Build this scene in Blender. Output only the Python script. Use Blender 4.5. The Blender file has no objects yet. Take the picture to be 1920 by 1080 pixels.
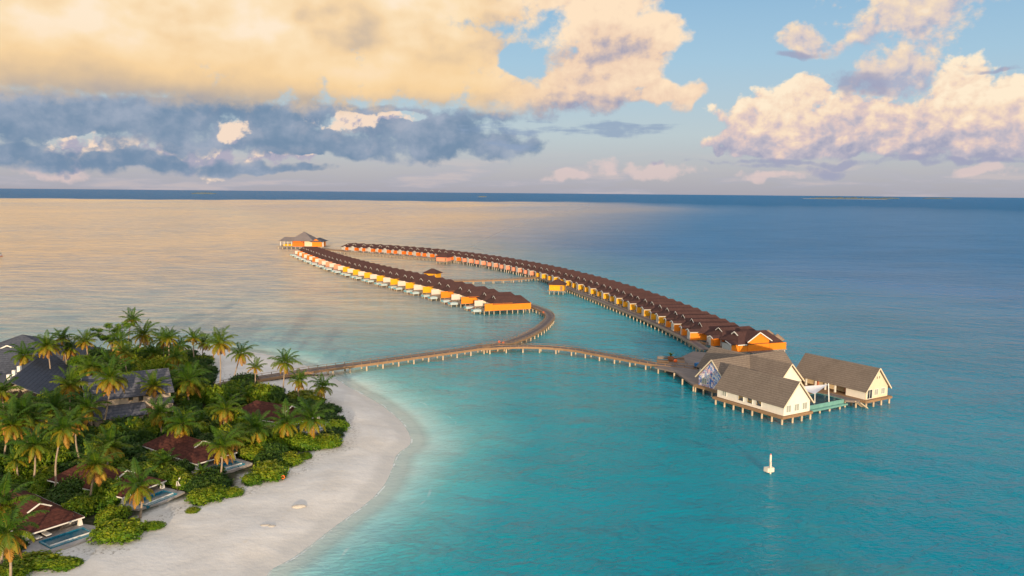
import bpy, bmesh, math, random
import numpy as np
from mathutils import Vector, Matrix

# ------------------------------------------------------------------ basics
SC = bpy.context.scene
COL = SC.collection
PI = math.pi
R = math.radians

# camera of a drone 43 m above the lagoon
F_PX, CAM_H, HORIZ = 1530.0, 43.0, 361.5
ROLL = math.atan(17.5 / 1920)
PITCH = math.atan((540 - HORIZ) * math.cos(ROLL) / F_PX)

def ray(px, py):
    u, v = px - 960.0, 540.0 - py
    c, s = math.cos(ROLL), math.sin(ROLL)
    x, y = u * c - v * s, u * s + v * c
    return (x, F_PX * math.cos(PITCH) + y * math.sin(PITCH), -F_PX * math.sin(PITCH) + y * math.cos(PITCH))

def P(px, py, z=0.0):
    """ground point (x, y) measured from the photograph at known height z"""
    d = ray(px, py)
    t = (z - CAM_H) / d[2]
    return (d[0] * t, d[1] * t)

def P3(px, py, z=0.0):
    a = P(px, py, z)
    return (a[0], a[1], z)

def tag(o, label=None, cat=None, group=None, kind=None):
    if label: o['label'] = label
    if cat: o['category'] = cat
    if group: o['group'] = group
    if kind: o['kind'] = kind
    return o

def empty(name, loc=(0, 0, 0), rz=0.0):
    o = bpy.data.objects.new(name, None)
    o.empty_display_size = 0.2
    o.location = loc
    o.rotation_euler = (0, 0, rz)
    COL.objects.link(o)
    return o

def copy_tree(o, parent=None):
    c = o.copy()
    COL.objects.link(c)
    if parent is not None: c.parent = parent
    for ch in KIDS.get(o.name, []):
        cc = copy_tree(ch, c)
    return c

KIDS = {}

def link(name, me, parent=None, loc=(0, 0, 0), rz=0.0):
    o = bpy.data.objects.new(name, me)
    o.location = loc
    o.rotation_euler = (0, 0, rz)
    COL.objects.link(o)
    if parent is not None:
        o.parent = parent
        KIDS.setdefault(parent.name, []).append(o)
    return o

class MB:
    """collects shapes, builds ONE mesh object"""
    def __init__(s):
        s.v, s.f, s.m = [], [], []
        s.mats = []
    def _mi(s, mat):
        if mat not in s.mats: s.mats.append(mat)
        return s.mats.index(mat)
    def poly(s, pts, mat):
        b = len(s.v)
        s.v.extend([tuple(p) for p in pts])
        s.f.append(tuple(range(b, b + len(pts))))
        s.m.append(s._mi(mat))
    def mesh(s, vs, fs, mat):
        b = len(s.v)
        s.v.extend([tuple(p) for p in vs])
        k = s._mi(mat)
        for f in fs:
            s.f.append(tuple(b + i for i in f)); s.m.append(k)
    def box(s, x0, x1, y0, y1, z0, z1, mat):
        vs = [(x0, y0, z0), (x1, y0, z0), (x1, y1, z0), (x0, y1, z0), (x0, y0, z1), (x1, y0, z1), (x1, y1, z1), (x0, y1, z1)]
        s.mesh(vs, [(3, 2, 1, 0), (4, 5, 6, 7), (0, 1, 5, 4), (1, 2, 6, 5), (2, 3, 7, 6), (3, 0, 4, 7)], mat)
    def slab(s, pts, z0, z1, mat):
        """upright prism over a ground polygon"""
        n = len(pts)
        vs = [(p[0], p[1], z0) for p in pts] + [(p[0], p[1], z1) for p in pts]
        a = sum(pts[i][0] * pts[(i + 1) % n][1] - pts[(i + 1) % n][0] * pts[i][1] for i in range(n))
        fs = [tuple(range(n - 1, -1, -1)), tuple(range(n, 2 * n))] + [(i, (i + 1) % n, n + (i + 1) % n, n + i) for i in range(n)]
        if a < 0: fs = [tuple(reversed(f)) for f in fs]
        s.mesh(vs, fs, mat)
    def plate(s, pts, th, mat):
        """a tilted flat polygon given thickness th downwards along its normal"""
        p = [Vector(q) for q in pts]
        n = (p[1] - p[0]).cross(p[2] - p[0]).normalized()
        if n.z < 0:
            p.reverse(); n = -n
        k = len(p)
        vs = [q - n * th for q in p] + p
        s.mesh(vs, [tuple(range(k - 1, -1, -1)), tuple(range(k, 2 * k))] + [(i, (i + 1) % k, k + (i + 1) % k, k + i) for i in range(k)], mat)
    def beam(s, a, b, w, h, mat):
        a, b = Vector(a), Vector(b)
        d = (b - a).normalized()
        up = Vector((0, 0, 1)) if abs(d.z) < 0.95 else Vector((0, 1, 0))
        sx = d.cross(up).normalized() * (w / 2)
        sy = sx.cross(d).normalized() * (h / 2)
        vs = [a - sx - sy, a + sx - sy, a + sx + sy, a - sx + sy, b - sx - sy, b + sx - sy, b + sx + sy, b - sx + sy]
        s.mesh(vs, [(0, 1, 2, 3), (7, 6, 5, 4), (1, 0, 4, 5), (2, 1, 5, 6), (3, 2, 6, 7), (0, 3, 7, 4)], mat)
    def tube(s, path, rad, mat, n=8, cap=True):
        path = [Vector(p) for p in path]
        rads = rad if isinstance(rad, (list, tuple)) else [rad] * len(path)
        vs, fs = [], []
        for i, p in enumerate(path):
            d = (path[min(i + 1, len(path) - 1)] - path[max(i - 1, 0)]).normalized()
            up = Vector((1, 0, 0)) if abs(d.z) > 0.7 else Vector((0, 0, 1))
            a = d.cross(up).normalized(); b = d.cross(a).normalized()
            for k in range(n):
                t = 2 * PI * k / n
                vs.append(p + (a * math.cos(t) + b * math.sin(t)) * rads[i])
        for i in range(len(path) - 1):
            for k in range(n):
                fs.append((i * n + k, i * n + (k + 1) % n, (i + 1) * n + (k + 1) % n, (i + 1) * n + k))
        if cap:
            fs.append(tuple(range(n - 1, -1, -1)))
            m = (len(path) - 1) * n
            fs.append(tuple(range(m, m + n)))
        s.mesh(vs, fs, mat)
    def data(s, name, smooth=False):
        me = bpy.data.meshes.new(name)
        me.from_pydata(s.v, [], s.f)
        for m in s.mats: me.materials.append(m)
        me.polygons.foreach_set('material_index', s.m)
        if smooth: me.polygons.foreach_set('use_smooth', [True] * len(s.f))
        bm = bmesh.new(); bm.from_mesh(me)
        bmesh.ops.recalc_face_normals(bm, faces=bm.faces)
        bm.to_mesh(me); bm.free()
        me.update()
        return me
    def build(s, name, parent=None, loc=(0, 0, 0), rz=0.0, smooth=False):
        return link(name, s.data(name, smooth), parent, loc, rz)

# ------------------------------------------------------------------ node helper
class V:
    """a value or a socket with arithmetic"""
    T = None
    def __init__(s, k): s.k = k
    @staticmethod
    def m(op, *a, clamp=False):
        n = V.T.nodes.new('ShaderNodeMath'); n.operation = op; n.use_clamp = clamp
        for i, x in enumerate(a):
            x = x.k if isinstance(x, V) else x
            if isinstance(x, (int, float)): n.inputs[i].default_value = float(x)
            else: V.T.links.new(x, n.inputs[i])
        return V(n.outputs[0])
    def __add__(s, o): return V.m('ADD', s, o)
    __radd__ = __add__
    def __sub__(s, o): return V.m('SUBTRACT', s, o)
    def __rsub__(s, o): return V.m('SUBTRACT', o, s)
    def __mul__(s, o): return V.m('MULTIPLY', s, o)
    __rmul__ = __mul__
    def __truediv__(s, o): return V.m('DIVIDE', s, o)
def vmax(a, b): return V.m('MAXIMUM', a, b)
def vmin(a, b): return V.m('MINIMUM', a, b)
def vabs(a): return V.m('ABSOLUTE', a)
def sat(a): return V.m('ADD', a, 0.0, clamp=True)
def sstep(x, a, b):
    n = V.T.nodes.new('ShaderNodeMapRange'); n.interpolation_type = 'SMOOTHSTEP'
    V.T.links.new(x.k, n.inputs['Value'])
    n.inputs['From Min'].default_value = a; n.inputs['From Max'].default_value = b
    return V(n.outputs[0])
def lstep(x, a, b):
    n = V.T.nodes.new('ShaderNodeMapRange'); n.interpolation_type = 'LINEAR'; n.clamp = True
    V.T.links.new(x.k, n.inputs['Value'])
    n.inputs['From Min'].default_value = a; n.inputs['From Max'].default_value = b
    return V(n.outputs[0])
def vec(x, y, z):
    n = V.T.nodes.new('ShaderNodeCombineXYZ')
    for i, a in enumerate((x, y, z)):
        if isinstance(a, V): V.T.links.new(a.k, n.inputs[i])
        else: n.inputs[i].default_value = a
    return V(n.outputs[0])
def sep(v):
    n = V.T.nodes.new('ShaderNodeSeparateXYZ'); V.T.links.new(v.k, n.inputs[0])
    return V(n.outputs[0]), V(n.outputs[1]), V(n.outputs[2])
def noise(v, scale, detail=2.0, rough=0.5, dist=0.0, lac=2.0, color=False, dim='3D'):
    n = V.T.nodes.new('ShaderNodeTexNoise'); n.noise_dimensions = dim
    if v is not None: V.T.links.new(v.k, n.inputs['Vector'])
    n.inputs['Scale'].default_value = scale; n.inputs['Detail'].default_value = detail
    n.inputs['Roughness'].default_value = rough; n.inputs['Distortion'].default_value = dist
    n.inputs['Lacunarity'].default_value = lac
    return V(n.outputs[1 if color else 0])
def voro(v, scale, detail=0.0, rough=0.5, smooth=None, feature='F1', out='Distance', rnd=1.0, dim='3D'):
    n = V.T.nodes.new('ShaderNodeTexVoronoi'); n.feature = feature; n.voronoi_dimensions = dim
    V.T.links.new(v.k, n.inputs['Vector'])
    n.inputs['Scale'].default_value = scale; n.inputs['Detail'].default_value = detail
    n.inputs['Roughness'].default_value = rough; n.inputs['Randomness'].default_value = rnd
    if smooth is not None: n.inputs['Smoothness'].default_value = smooth
    return V(n.outputs[out])
def rgb(c):
    n = V.T.nodes.new('ShaderNodeRGB'); n.outputs[0].default_value = (*c[:3], 1)
    return V(n.outputs[0])
def mixc(f, a, b, mode='MIX'):
    n = V.T.nodes.new('ShaderNodeMix'); n.data_type = 'RGBA'; n.blend_type = mode
    for key, x in ((0, f), (6, a), (7, b)):
        if isinstance(x, V): V.T.links.new(x.k, n.inputs[key])
        elif isinstance(x, (tuple, list)): n.inputs[key].default_value = (*x[:3], 1)
        else: n.inputs[key].default_value = x
    return V(n.outputs[2])
def ramp(x, stops, interp='LINEAR'):
    n = V.T.nodes.new('ShaderNodeValToRGB'); n.color_ramp.interpolation = interp
    V.T.links.new(x.k, n.inputs[0])
    e = n.color_ramp.elements
    while len(e) < len(stops): e.new(0.5)
    for el, (p, c) in zip(e, stops):
        el.position = p; el.color = (*c[:3], 1) if len(c) > 2 else (c[0],) * 3 + (1,)
    return V(n.outputs[0])
def attr(name, out='Fac'):
    n = V.T.nodes.new('ShaderNodeAttribute'); n.attribute_name = name
    return V(n.outputs[out])
def texco(out='Object'):
    n = V.T.nodes.new('ShaderNodeTexCoord'); return V(n.outputs[out])
def geom(out='Position'):
    n = V.T.nodes.new('ShaderNodeNewGeometry'); return V(n.outputs[out])
def objrand():
    n = V.T.nodes.new('ShaderNodeObjectInfo'); return V(n.outputs['Random'])
def bump(h, dist, strength=1.0):
    n = V.T.nodes.new('ShaderNodeBump'); V.T.links.new(h.k, n.inputs['Height'])
    n.inputs['Distance'].default_value = dist; n.inputs['Strength'].default_value = strength
    return V(n.outputs[0])
def lin(r, g, b):
    """sRGB 0-255 -> linear"""
    return tuple(((c / 255) / 12.92 if c / 255 <= 0.04045 else ((c / 255 + 0.055) / 1.055) ** 2.4) for c in (r, g, b))

def new_mat(name):
    m = bpy.data.materials.new(name); m.use_nodes = True
    V.T = m.node_tree
    b = m.node_tree.nodes['Principled BSDF']
    return m, b
def setin(b, key, val):
    if isinstance(val, V): V.T.links.new(val.k, b.inputs[key])
    elif isinstance(val, (tuple, list)): b.inputs[key].default_value = (*val[:3], 1)
    else: b.inputs[key].default_value = val
# ------------------------------------------------------------------ camera, light, sky
SUN_EL, SUN_AZ = 6.5, 174.0           # degrees; azimuth clockwise from +Y (sun stands behind the camera)
cam = bpy.data.cameras.new('camera')
cam.sensor_fit = 'HORIZONTAL'; cam.sensor_width = 36.0
cam.lens = F_PX / 1920 * 36.0
cam.clip_start = 0.5; cam.clip_end = 300000
co = bpy.data.objects.new('camera', cam); COL.objects.link(co)
co.location = (0, 0, CAM_H)
co.rotation_mode = 'QUATERNION'
q = Matrix.Rotation(PI / 2 - PITCH, 4, 'X') @ Matrix.Rotation(ROLL, 4, 'Z')
co.rotation_quaternion = q.to_quaternion()
SC.camera = co
vs = SC.view_settings
vs.view_transform = 'Standard'; vs.look = 'None'; vs.gamma = 1.0; vs.use_curve_mapping = False
vs.exposure = 0.0

sd = bpy.data.lights.new('sun', 'SUN'); sd.energy = 4.8; sd.angle = R(0.5); sd.color = (1.0, 0.76, 0.50)
so = bpy.data.objects.new('sun', sd); COL.objects.link(so)
sdir = Vector((math.sin(R(SUN_AZ)) * math.cos(R(SUN_EL)), math.cos(R(SUN_AZ)) * math.cos(R(SUN_EL)), math.sin(R(SUN_EL))))
so.rotation_mode = 'QUATERNION'; so.rotation_quaternion = sdir.to_track_quat('Z', 'Y')
so.location = sdir * 100

def azel(px, py):
    d = Vector(ray(px, py)).normalized()
    return math.degrees(math.atan2(d.x, d.y)), math.degrees(math.asin(d.z))

W = bpy.data.worlds.new('World'); SC.world = W; W.use_nodes = True
V.T = W.node_tree
bg = W.node_tree.nodes['Background']
sky = W.node_tree.nodes.new('ShaderNodeTexSky'); sky.sky_type = 'NISHITA'; sky.sun_disc = False
sky.sun_elevation = R(SUN_EL); sky.sun_rotation = R(SUN_AZ)
sky.air_density = 1.0; sky.dust_density = 1.0; sky.ozone_density = 1.0
SKY_K = 0.10                           # strength of the background
D = texco('Generated')
dx, dy, dz = sep(D)
az = V.m('ARCTAN2', dx, dy) * (180 / PI)
el = V.m('ARCSINE', vmax(vmin(dz, 1.0), -1.0)) * (180 / PI)

# shared noise fields in degrees of azimuth / elevation
pv = vec(az, el * 1.25, 0.0)
def field(s, det, rough, ox=0.0, oy=0.0, sx=1.0, sy=1.0, z=0.0):
    return noise(vec((az + ox + z * 37.0) * sx, (el + oy + z * 11.0) * sy * 1.25, 0.0), s, det, rough, dim='2D')
w1 = noise(vec(az + 91.0, el * 1.3, 0.0), 0.24, 3, 0.55, color=True, dim='2D')
wx, wy, wz = sep(w1)
azw = az + (wx - 0.5) * 3.4
elw = el + (wy - 0.5) * 1.9
fine = (field(0.42, 6, 0.62, z=7.7) - 0.5) * 2.2 + 0.5
def billow(ox, oy):
    v = vec(az + ox + (wx - 0.5) * 1.2, (el + oy) * 1.15 + (wy - 0.5) * 1.2, 1.3)
    return 0.95 - 0.65 * voro(v, 0.55, 3.0, 0.55, smooth=0.35, feature='SMOOTH_F1', dim='2D')
bil = billow(0, 0)
bil2 = billow(-0.35, 0.45)
relief = (bil - bil2)                  # > 0 on puffs turned up and to the left
fine2 = (field(0.42, 6, 0.62, ox=-0.3, oy=0.5, z=7.7) - 0.5) * 2.2 + 0.5
relf = (fine - fine2)

def ell(px, py, rx, ry, warp=1.0):
    a, e = azel(px, py)
    ra, re = rx / F_PX * 180 / PI, ry / F_PX * 180 / PI
    X, Y = (azw, elw) if warp else (az, el)
    u = (X - a) * (1 / ra); v = (Y - e) * (1 / re)
    return 1.0 - (u * u + v * v)
def union(L):
    f = None
    for e in L:
        x = vmax(ell(*e), -1.5)
        f = x if f is None else vmax(f, x)
    return f
def cut(py_edge, soft, wob=0.6, px=960):
    """1 above a flat cloud base"""
    e = azel(px, py_edge)[1]
    return sstep(el + (fine - 0.5) * wob, e - soft, e + soft)

clear = mixc(1.0, V(sky.outputs[0]), rgb((0.80, 0.93, 1.12)), 'MULTIPLY')
K = 1.0 / SKY_K
def C(r, g, b, k=1.0): return tuple(c * K * k for c in lin(r, g, b))
def over(f, base, col): return mixc(f, base, col)

# clear air: blue overhead, paler and lilac towards the sea line
front = sstep(dy, -0.2, 0.5)
grad = ramp(lstep(el, 0.0, 16.0), [(0.0, C(178, 176, 188)), (0.10, C(190, 190, 199)), (0.25, C(194, 208, 216)), (0.55, C(170, 205, 228)), (1.0, C(132, 182, 222))])
base = mixc(front * sstep(el, 40.0, 10.0) * 0.85, clear, grad)

# far pale veil and pink streaks low over the sea
st = field(0.35, 6, 0.6, sx=0.35, sy=2.2, z=2.0)
veil = sstep(el, 3.2, 1.0) * sstep(st, 0.42, 0.62) * front
base = over(veil * 0.45, base, mixc(sstep(st, 0.5, 0.7), C(176, 178, 194), C(214, 198, 196)))
pinkm = sat(sstep(union([(1160, 316, 50, 24), (1245, 324, 80, 20), (1060, 335, 60, 14), (1855, 322, 40, 14), (110, 318, 90, 18), (1450, 332, 60, 10)]) + (bil - 0.45) * 1.3 + (fine - 0.5) * 1.2, 0.0, 0.9))
base = over(pinkm * 0.6, base, C(232, 206, 200))

# warm white cumulus tops glowing behind the dark bank
bk = union([(440, 245, 60, 50), (650, 225, 110, 34), (200, 285, 110, 34), (330, 292, 110, 30), (530, 292, 60, 24), (120, 300, 90, 24), (440, 300, 110, 22), (720, 240, 70, 40)]) + (bil - 0.5) * 1.5 + (fine - 0.5) * 1.2
bkm = sstep(bk, 0.0, 0.6)
bkc = mixc(sstep(relief * 1.6 + relf * 1.0 + lstep(el, 1.2, 4.6) * 0.55, 0.0, 0.55), C(176, 172, 190), C(248, 222, 200))
base = over(bkm * 0.95, base, bkc)

# blue grey bank under the golden cloud
dk = union([(120, 222, 380, 46), (330, 238, 260, 46), (560, 262, 190, 34), (640, 268, 170, 28), (790, 262, 190, 40), (840, 245, 90, 46), (900, 275, 130, 26), (30, 242, 90, 14), (50, 295, 110, 26), (260, 305, 110, 20), (160, 200, 420, 26), (520, 215, 220, 30), (480, 312, 140, 12), (450, 204, 520, 20)])
hole = union([(438, 240, 36, 32), (640, 226, 84, 20), (760, 222, 60, 14), (150, 262, 70, 12), (560, 296, 60, 10)])
dk = dk - vmax(hole + (fine - 0.5) * 1.6 + (bil - 0.5) * 0.9 - 0.1, 0.0) * 2.0 + (bil - 0.5) * 0.9 + (fine - 0.5) * 0.9 + 0.25
dkm = sstep(dk, -0.1, 0.75)
dkc = mixc(sstep(relief * 0.30 + relf * 0.22 + (wz - 0.5) * 1.0 + lstep(el, 2.0, 6.5) * 0.15, -0.25, 0.55), C(114, 140, 168), C(166, 176, 194))
base = over(dkm * 0.96, base, dkc)

stm = sstep(union([(1040, 243, 190, 24), (1150, 250, 90, 12), (960, 272, 60, 16)]) * 0.55 + (st - 0.5) * 3.2 + (fine - 0.5) * 0.5, 0.12, 0.75)
base = over(stm * 0.75, base, C(142, 162, 190))
# right hand cumulus with a flat lilac base
cr = union([(1800, 165, 55, 62), (1775, 200, 60, 50), (1510, 190, 55, 42), (1470, 225, 110, 55), (1600, 235, 170, 62), (1740, 240, 170, 62), (1880, 225, 120, 75), (1560, 268, 210, 36), (1420, 262, 90, 34), (1990, 235, 140, 110)])
cr = cr + (bil - 0.5) * 1.15 + (fine - 0.5) * 0.8 + 0.22
crm = sstep(cr, 0.05, 0.5) * cut(299, 0.22, 0.5, 1640)
crl = relief * 0.85 + relf * 0.45 + lstep(el, 2.2, 6.2) * 0.95 + (wz - 0.5) * 0.9 - 0.12
crc = ramp(lstep(crl, -0.25, 0.95), [(0.0, C(164, 166, 188)), (0.30, C(194, 186, 196)), (0.5, C(222, 200, 196)), (0.75, C(248, 222, 196)), (1.0, C(255, 236, 208))])
base = over(crm, base, crc)
sm = sstep(union([(1605, 158, 60, 26), (1550, 318, 40, 10), (1445, 314, 40, 8), (1500, 100, 60, 10), (1860, 122, 60, 6), (1600, 303, 330, 7)]) + (bil - 0.5) * 1.2 + (fine - 0.5) * 1.4, -0.15, 1.05)

# upper right clouds
ur = union([(1690, 40, 105, 90), (1740, 10, 110, 60), (1660, 125, 62, 48), (1710, 140, 40, 40), (1515, 60, 50, 26), (1535, 85, 46, 24), (1700, -120, 160, 120)]) + (bil - 0.5) * 0.9 + (fine - 0.5) * 1.2
urm = sstep(ur, -0.05, 0.75)
url = relief * 0.7 + relf * 0.5 + lstep(el, 7.0, 13.0) * 0.5 + (wz - 0.5) * 0.5
urc = ramp(lstep(url, -0.15, 0.75), [(0.0, C(176, 178, 198)), (0.4, C(222, 204, 198)), (0.8, C(248, 222, 192)), (1.0, C(252, 230, 202))])
base = over(urm * 0.92, base, urc)
base = over(sm * 0.8, base, C(158, 162, 188))

# the great golden bank, open to the left and upward
gd = union([(-200, 60, 900, 118), (420, 60, 560, 138), (770, 100, 200, 104), (960, 176, 110, 40), (1090, 150, 105, 62), (1170, 100, 95, 92), (1225, 62, 60, 40), (1110, 40, 90, 60), (820, 0, 190, 60), (1120, -12, 170, 46), (1230, 178, 70, 22), (1290, 185, 26, 26), (-150, -330, 1000, 430)])
bite = union([(962, 100, 40, 26), (1025, 124, 52, 26), (1330, -40, 130, 70)]) + (fine - 0.5) * 1.6 + (bil - 0.5) * 0.5
gd = gd - vmax(bite, 0.0) * 1.05 + (bil - 0.5) * 0.6 + (fine - 0.5) * 0.75 + 0.12
edge = azel(500, 200)[1] - lstep(az, -34.0, 12.0) * 0.9 + (wz - 0.5) * 0.8
gdm = sstep(gd, -0.08, 0.55) * sstep(el + (fine - 0.5) * 0.9, 5.6 - 0.6, 5.6 + 0.7)
lowg = field(0.13, 3, 0.5, z=11.0, sy=1.4)
gl = (lowg - 0.5) * 2.3 * (0.45 + sstep(el, 7.0, 10.0) * 0.55) + relief * 0.11 + relf * 0.09 + 0.76 - sstep(el - (lstep(az, -34, -2) * -1.4), 9.0, 6.6) * 0.62
glow = ramp(lstep(gl, -0.1, 1.05), [(0.0, C(160, 160, 168)), (0.22, C(192, 178, 164)), (0.42, C(224, 198, 166)), (0.62, C(246, 214, 170)), (0.82, C(253, 226, 186)), (1.0, C(255, 234, 206))])
pink = ramp(lstep(gl + relief * 0.45 + relf * 0.2, 0.0, 1.0), [(0.0, C(160, 162, 184)), (0.3, C(206, 188, 184)), (0.55, C(240, 210, 184)), (1.0, C(255, 228, 196))])
glow = mixc(sstep(el, 10.5, 7.2) * sstep(el, 5.8, 7.0) * 0.45, glow, C(250, 210, 152))
gcol = mixc(sstep(az, -4.0, 5.0), glow, pink)
gcol = mixc(sstep(el, 13.5, 17.0), gcol, C(255, 208, 140, 1.8))  # unseen part above the frame, brightness added to gild the lagoon
base = over(gdm, base, gcol)

# unseen bright cloud overhead and behind the camera, added as fill light
hi = noise(vec(dx * 1.0, dy * 1.0, dz * 0.6), 2.2, 4, 0.6)
him = sstep(hi, 0.36, 0.58) * vmax(sstep(el, 24.0, 36.0), sstep(dy, 0.15, -0.35) * sstep(el, 3.0, 10.0))
sunside = sstep(dy, 0.3, -0.9)
hic = mixc(sunside, C(222, 232, 248, 1.15), C(255, 240, 222, 1.75))
base = over(him * 0.9, base, hic)
below = sstep(el, -0.6, -2.5)
base = over(below, base, C(40, 80, 100))
W.node_tree.links.new(base.k, bg.inputs[0])
bg.inputs[1].default_value = SKY_K
W.cycles.sampling_method = 'MANUAL'; W.cycles.sample_map_resolution = 256
# ------------------------------------------------------------------ shoreline, island, water
def dist_poly(px_, py_, poly, closed=True):
    """numpy distance from points to a polyline"""
    d = np.full(px_.shape, 1e18)
    n = len(poly)
    for i in range(n if closed else n - 1):
        ax, ay = poly[i]; bx, by = poly[(i + 1) % n]
        ex, ey = bx - ax, by - ay
        t = np.clip(((px_ - ax) * ex + (py_ - ay) * ey) / (ex * ex + ey * ey + 1e-12), 0, 1)
        d = np.minimum(d, (px_ - ax - t * ex) ** 2 + (py_ - ay - t * ey) ** 2)
    return np.sqrt(d)
def inside(px_, py_, poly):
    c = np.zeros(px_.shape, bool)
    n = len(poly)
    for i in range(n):
        ax, ay = poly[i]; bx, by = poly[(i + 1) % n]
        k = ((ay > py_) != (by > py_))
        with np.errstate(divide='ignore', invalid='ignore'):
            xx = (bx - ax) * (py_ - ay) / (by - ay + 1e-20) + ax
        c ^= k & (px_ < xx)
    return c

def smooth_closed(pts, k=4):
    n = len(pts); out = []
    for i in range(n):
        p0, p1, p2, p3 = [np.array(pts[(i + j - 1) % n]) for j in range(4)]
        for j in range(k):
            t = j / k
            out.append(tuple(0.5 * ((2 * p1) + (-p0 + p2) * t + (2 * p0 - 5 * p1 + 4 * p2 - p3) * t * t + (-p0 + 3 * p1 - 3 * p2 + p3) * t ** 3)))
    return out
def smooth_open(pts, k=6):
    n = len(pts); out = []
    for i in range(n - 1):
        p0, p1, p2, p3 = [np.array(pts[min(max(i + j - 1, 0), n - 1)], float) for j in range(4)]
        for j in range(k):
            t = j / k
            out.append(tuple(0.5 * ((2 * p1) + (-p0 + p2) * t + (2 * p0 - 5 * p1 + 4 * p2 - p3) * t * t + (-p0 + 3 * p1 - 3 * p2 + p3) * t ** 3)))
    out.append(tuple(pts[-1]))
    return out

shore_px = [(490, 1095), (545, 1048), (598, 1008), (647, 972), (688, 942), (717, 912), (733, 880), (742, 853), (768, 832), (764, 810), (746, 786), (718, 764), (690, 746), (660, 730), (630, 712), (602, 697), (572, 686), (540, 676), (505, 666), (470, 660), (430, 656), (390, 654), (330, 655), (270, 657), (200, 660), (120, 662), (40, 664), (-80, 668)]
shore = [P(*p) for p in shore_px]
shore += [(-260, 196), (-330, 120), (-300, 30), (-120, 0), (-40, 20), (-22, 60)]
SHORE = smooth_closed(shore, 4)

veg_px = [(150, 1040), (205, 1042), (250, 1000), (330, 965), (400, 945), (465, 930), (470, 905), (500, 905), (545, 895), (580, 862), (640, 846), (645, 815), (640, 790), (600, 755), (560, 752), (500, 744), (470, 715), (450, 712), (430, 735), (412, 748), (396, 738), (398, 700), (402, 686), (380, 676), (330, 672), (200, 678), (100, 680), (-60, 684)]
veg = [P(*p) for p in veg_px] + [(-200, 180), (-250, 110), (-200, 40), (-90, 40), (-62, 82)]
VEG = veg
def signed(X, Y, poly):
    d = dist_poly(X, Y, poly)
    return np.where(inside(X, Y, poly), d, -d)

def land_height(d):
    """beach profile: d metres inland of the waterline"""
    up = 1.25 * (1 - np.exp(-np.maximum(d, 0) / 9.0)) + 0.18 * np.exp(-((d - 6.5) / 2.2) ** 2)
    dn = np.where(d < 0, d * 0.085, 0)
    return np.where(d >= 0, up, np.maximum(dn, -3.2))
def ground_z(x, y):
    a = np.array([x], float); b = np.array([y], float)
    return float(land_height(signed(a, b, SHORE))[0])

def grid_mesh(name, xs, ys, zf, mat, attrs=None, keep=None):
    X, Y = np.meshgrid(xs, ys)
    Z, A = zf(X, Y)
    nx, ny = len(xs), len(ys)
    vsn = np.stack([X.ravel(), Y.ravel(), Z.ravel()], 1)
    idx = np.arange(nx * ny).reshape(ny, nx)
    q = np.stack([idx[:-1, :-1], idx[:-1, 1:], idx[1:, 1:], idx[1:, :-1]], -1).reshape(-1, 4)
    if keep is not None:
        k = keep(X, Y).ravel()
        q = q[k[q].any(1)]
        used = np.zeros(nx * ny, bool); used[q.ravel()] = True
        remap = np.cumsum(used) - 1
        q = remap[q]; vsn = vsn[used]; A = {a: b.ravel()[used] for a, b in A.items()}
    me = bpy.data.meshes.new(name)
    me.from_pydata(vsn.tolist(), [], q.tolist())
    me.polygons.foreach_set('use_smooth', [True] * len(me.polygons))
    for a, b in A.items():
        at = me.attributes.new(a, 'FLOAT', 'POINT'); at.data.foreach_set('value', b.ravel().astype(np.float32))
    me.materials.append(mat); me.update()
    return me

# sand
M_SAND, b = new_mat('coral_sand')
pos = geom()
dsh = attr('shore'); dvg = attr('veg')
n1 = noise(pos, 0.16, 5, 0.6); n2 = noise(pos, 1.6, 4, 0.65); n3 = noise(pos, 9.0, 2, 0.6)
sx_, sy_, sz_ = sep(pos)
dryc = mixc(sstep(n1, 0.35, 0.65), (0.67, 0.635, 0.59), (0.77, 0.74, 0.70))
dryc = mixc(sstep(n2, 0.5, 0.75) * 0.18, dryc, (0.56, 0.51, 0.45))
wetk = sstep(dsh + (n1 - 0.5) * 2.4, 3.2, 1.2)
wet = mixc(wetk, dryc, (0.62, 0.60, 0.565))
# lines of washed-up weed and leaf scraps along the vegetation
wl = sstep(vabs(dvg + 1.4 + (n1 - 0.5) * 4.0), 1.9, 0.2) * sstep(noise(pos, 2.2, 6, 0.8), 0.50, 0.62)
wet = mixc(wl * 0.75, wet, (0.16, 0.12, 0.075))
wl2 = sstep(vabs(dsh - 7.0 + (n1 - 0.5) * 3.5), 0.7, 0.0) * sstep(noise(pos, 1.3, 4, 0.7), 0.52, 0.7)
wet = mixc(wl2 * 0.35, wet, (0.66, 0.53, 0.34))
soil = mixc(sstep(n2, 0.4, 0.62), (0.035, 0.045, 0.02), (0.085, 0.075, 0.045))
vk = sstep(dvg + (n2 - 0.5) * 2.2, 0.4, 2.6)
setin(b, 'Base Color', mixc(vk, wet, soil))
setin(b, 'Roughness', 1.0 - wetk * 0.45)
b.inputs['Specular IOR Level'].default_value = 0.25
foot = voro(pos, 1.15, 1.0, 0.5, dim='3D')
hgt = n2 * 0.085 + n3 * 0.025 + sstep(foot, 0.35, 0.05) * -0.09 * sstep(dsh, 4.0, 8.0) + n1 * 0.6
setin(b, 'Normal', bump(hgt, 0.55, 0.8))

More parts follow.
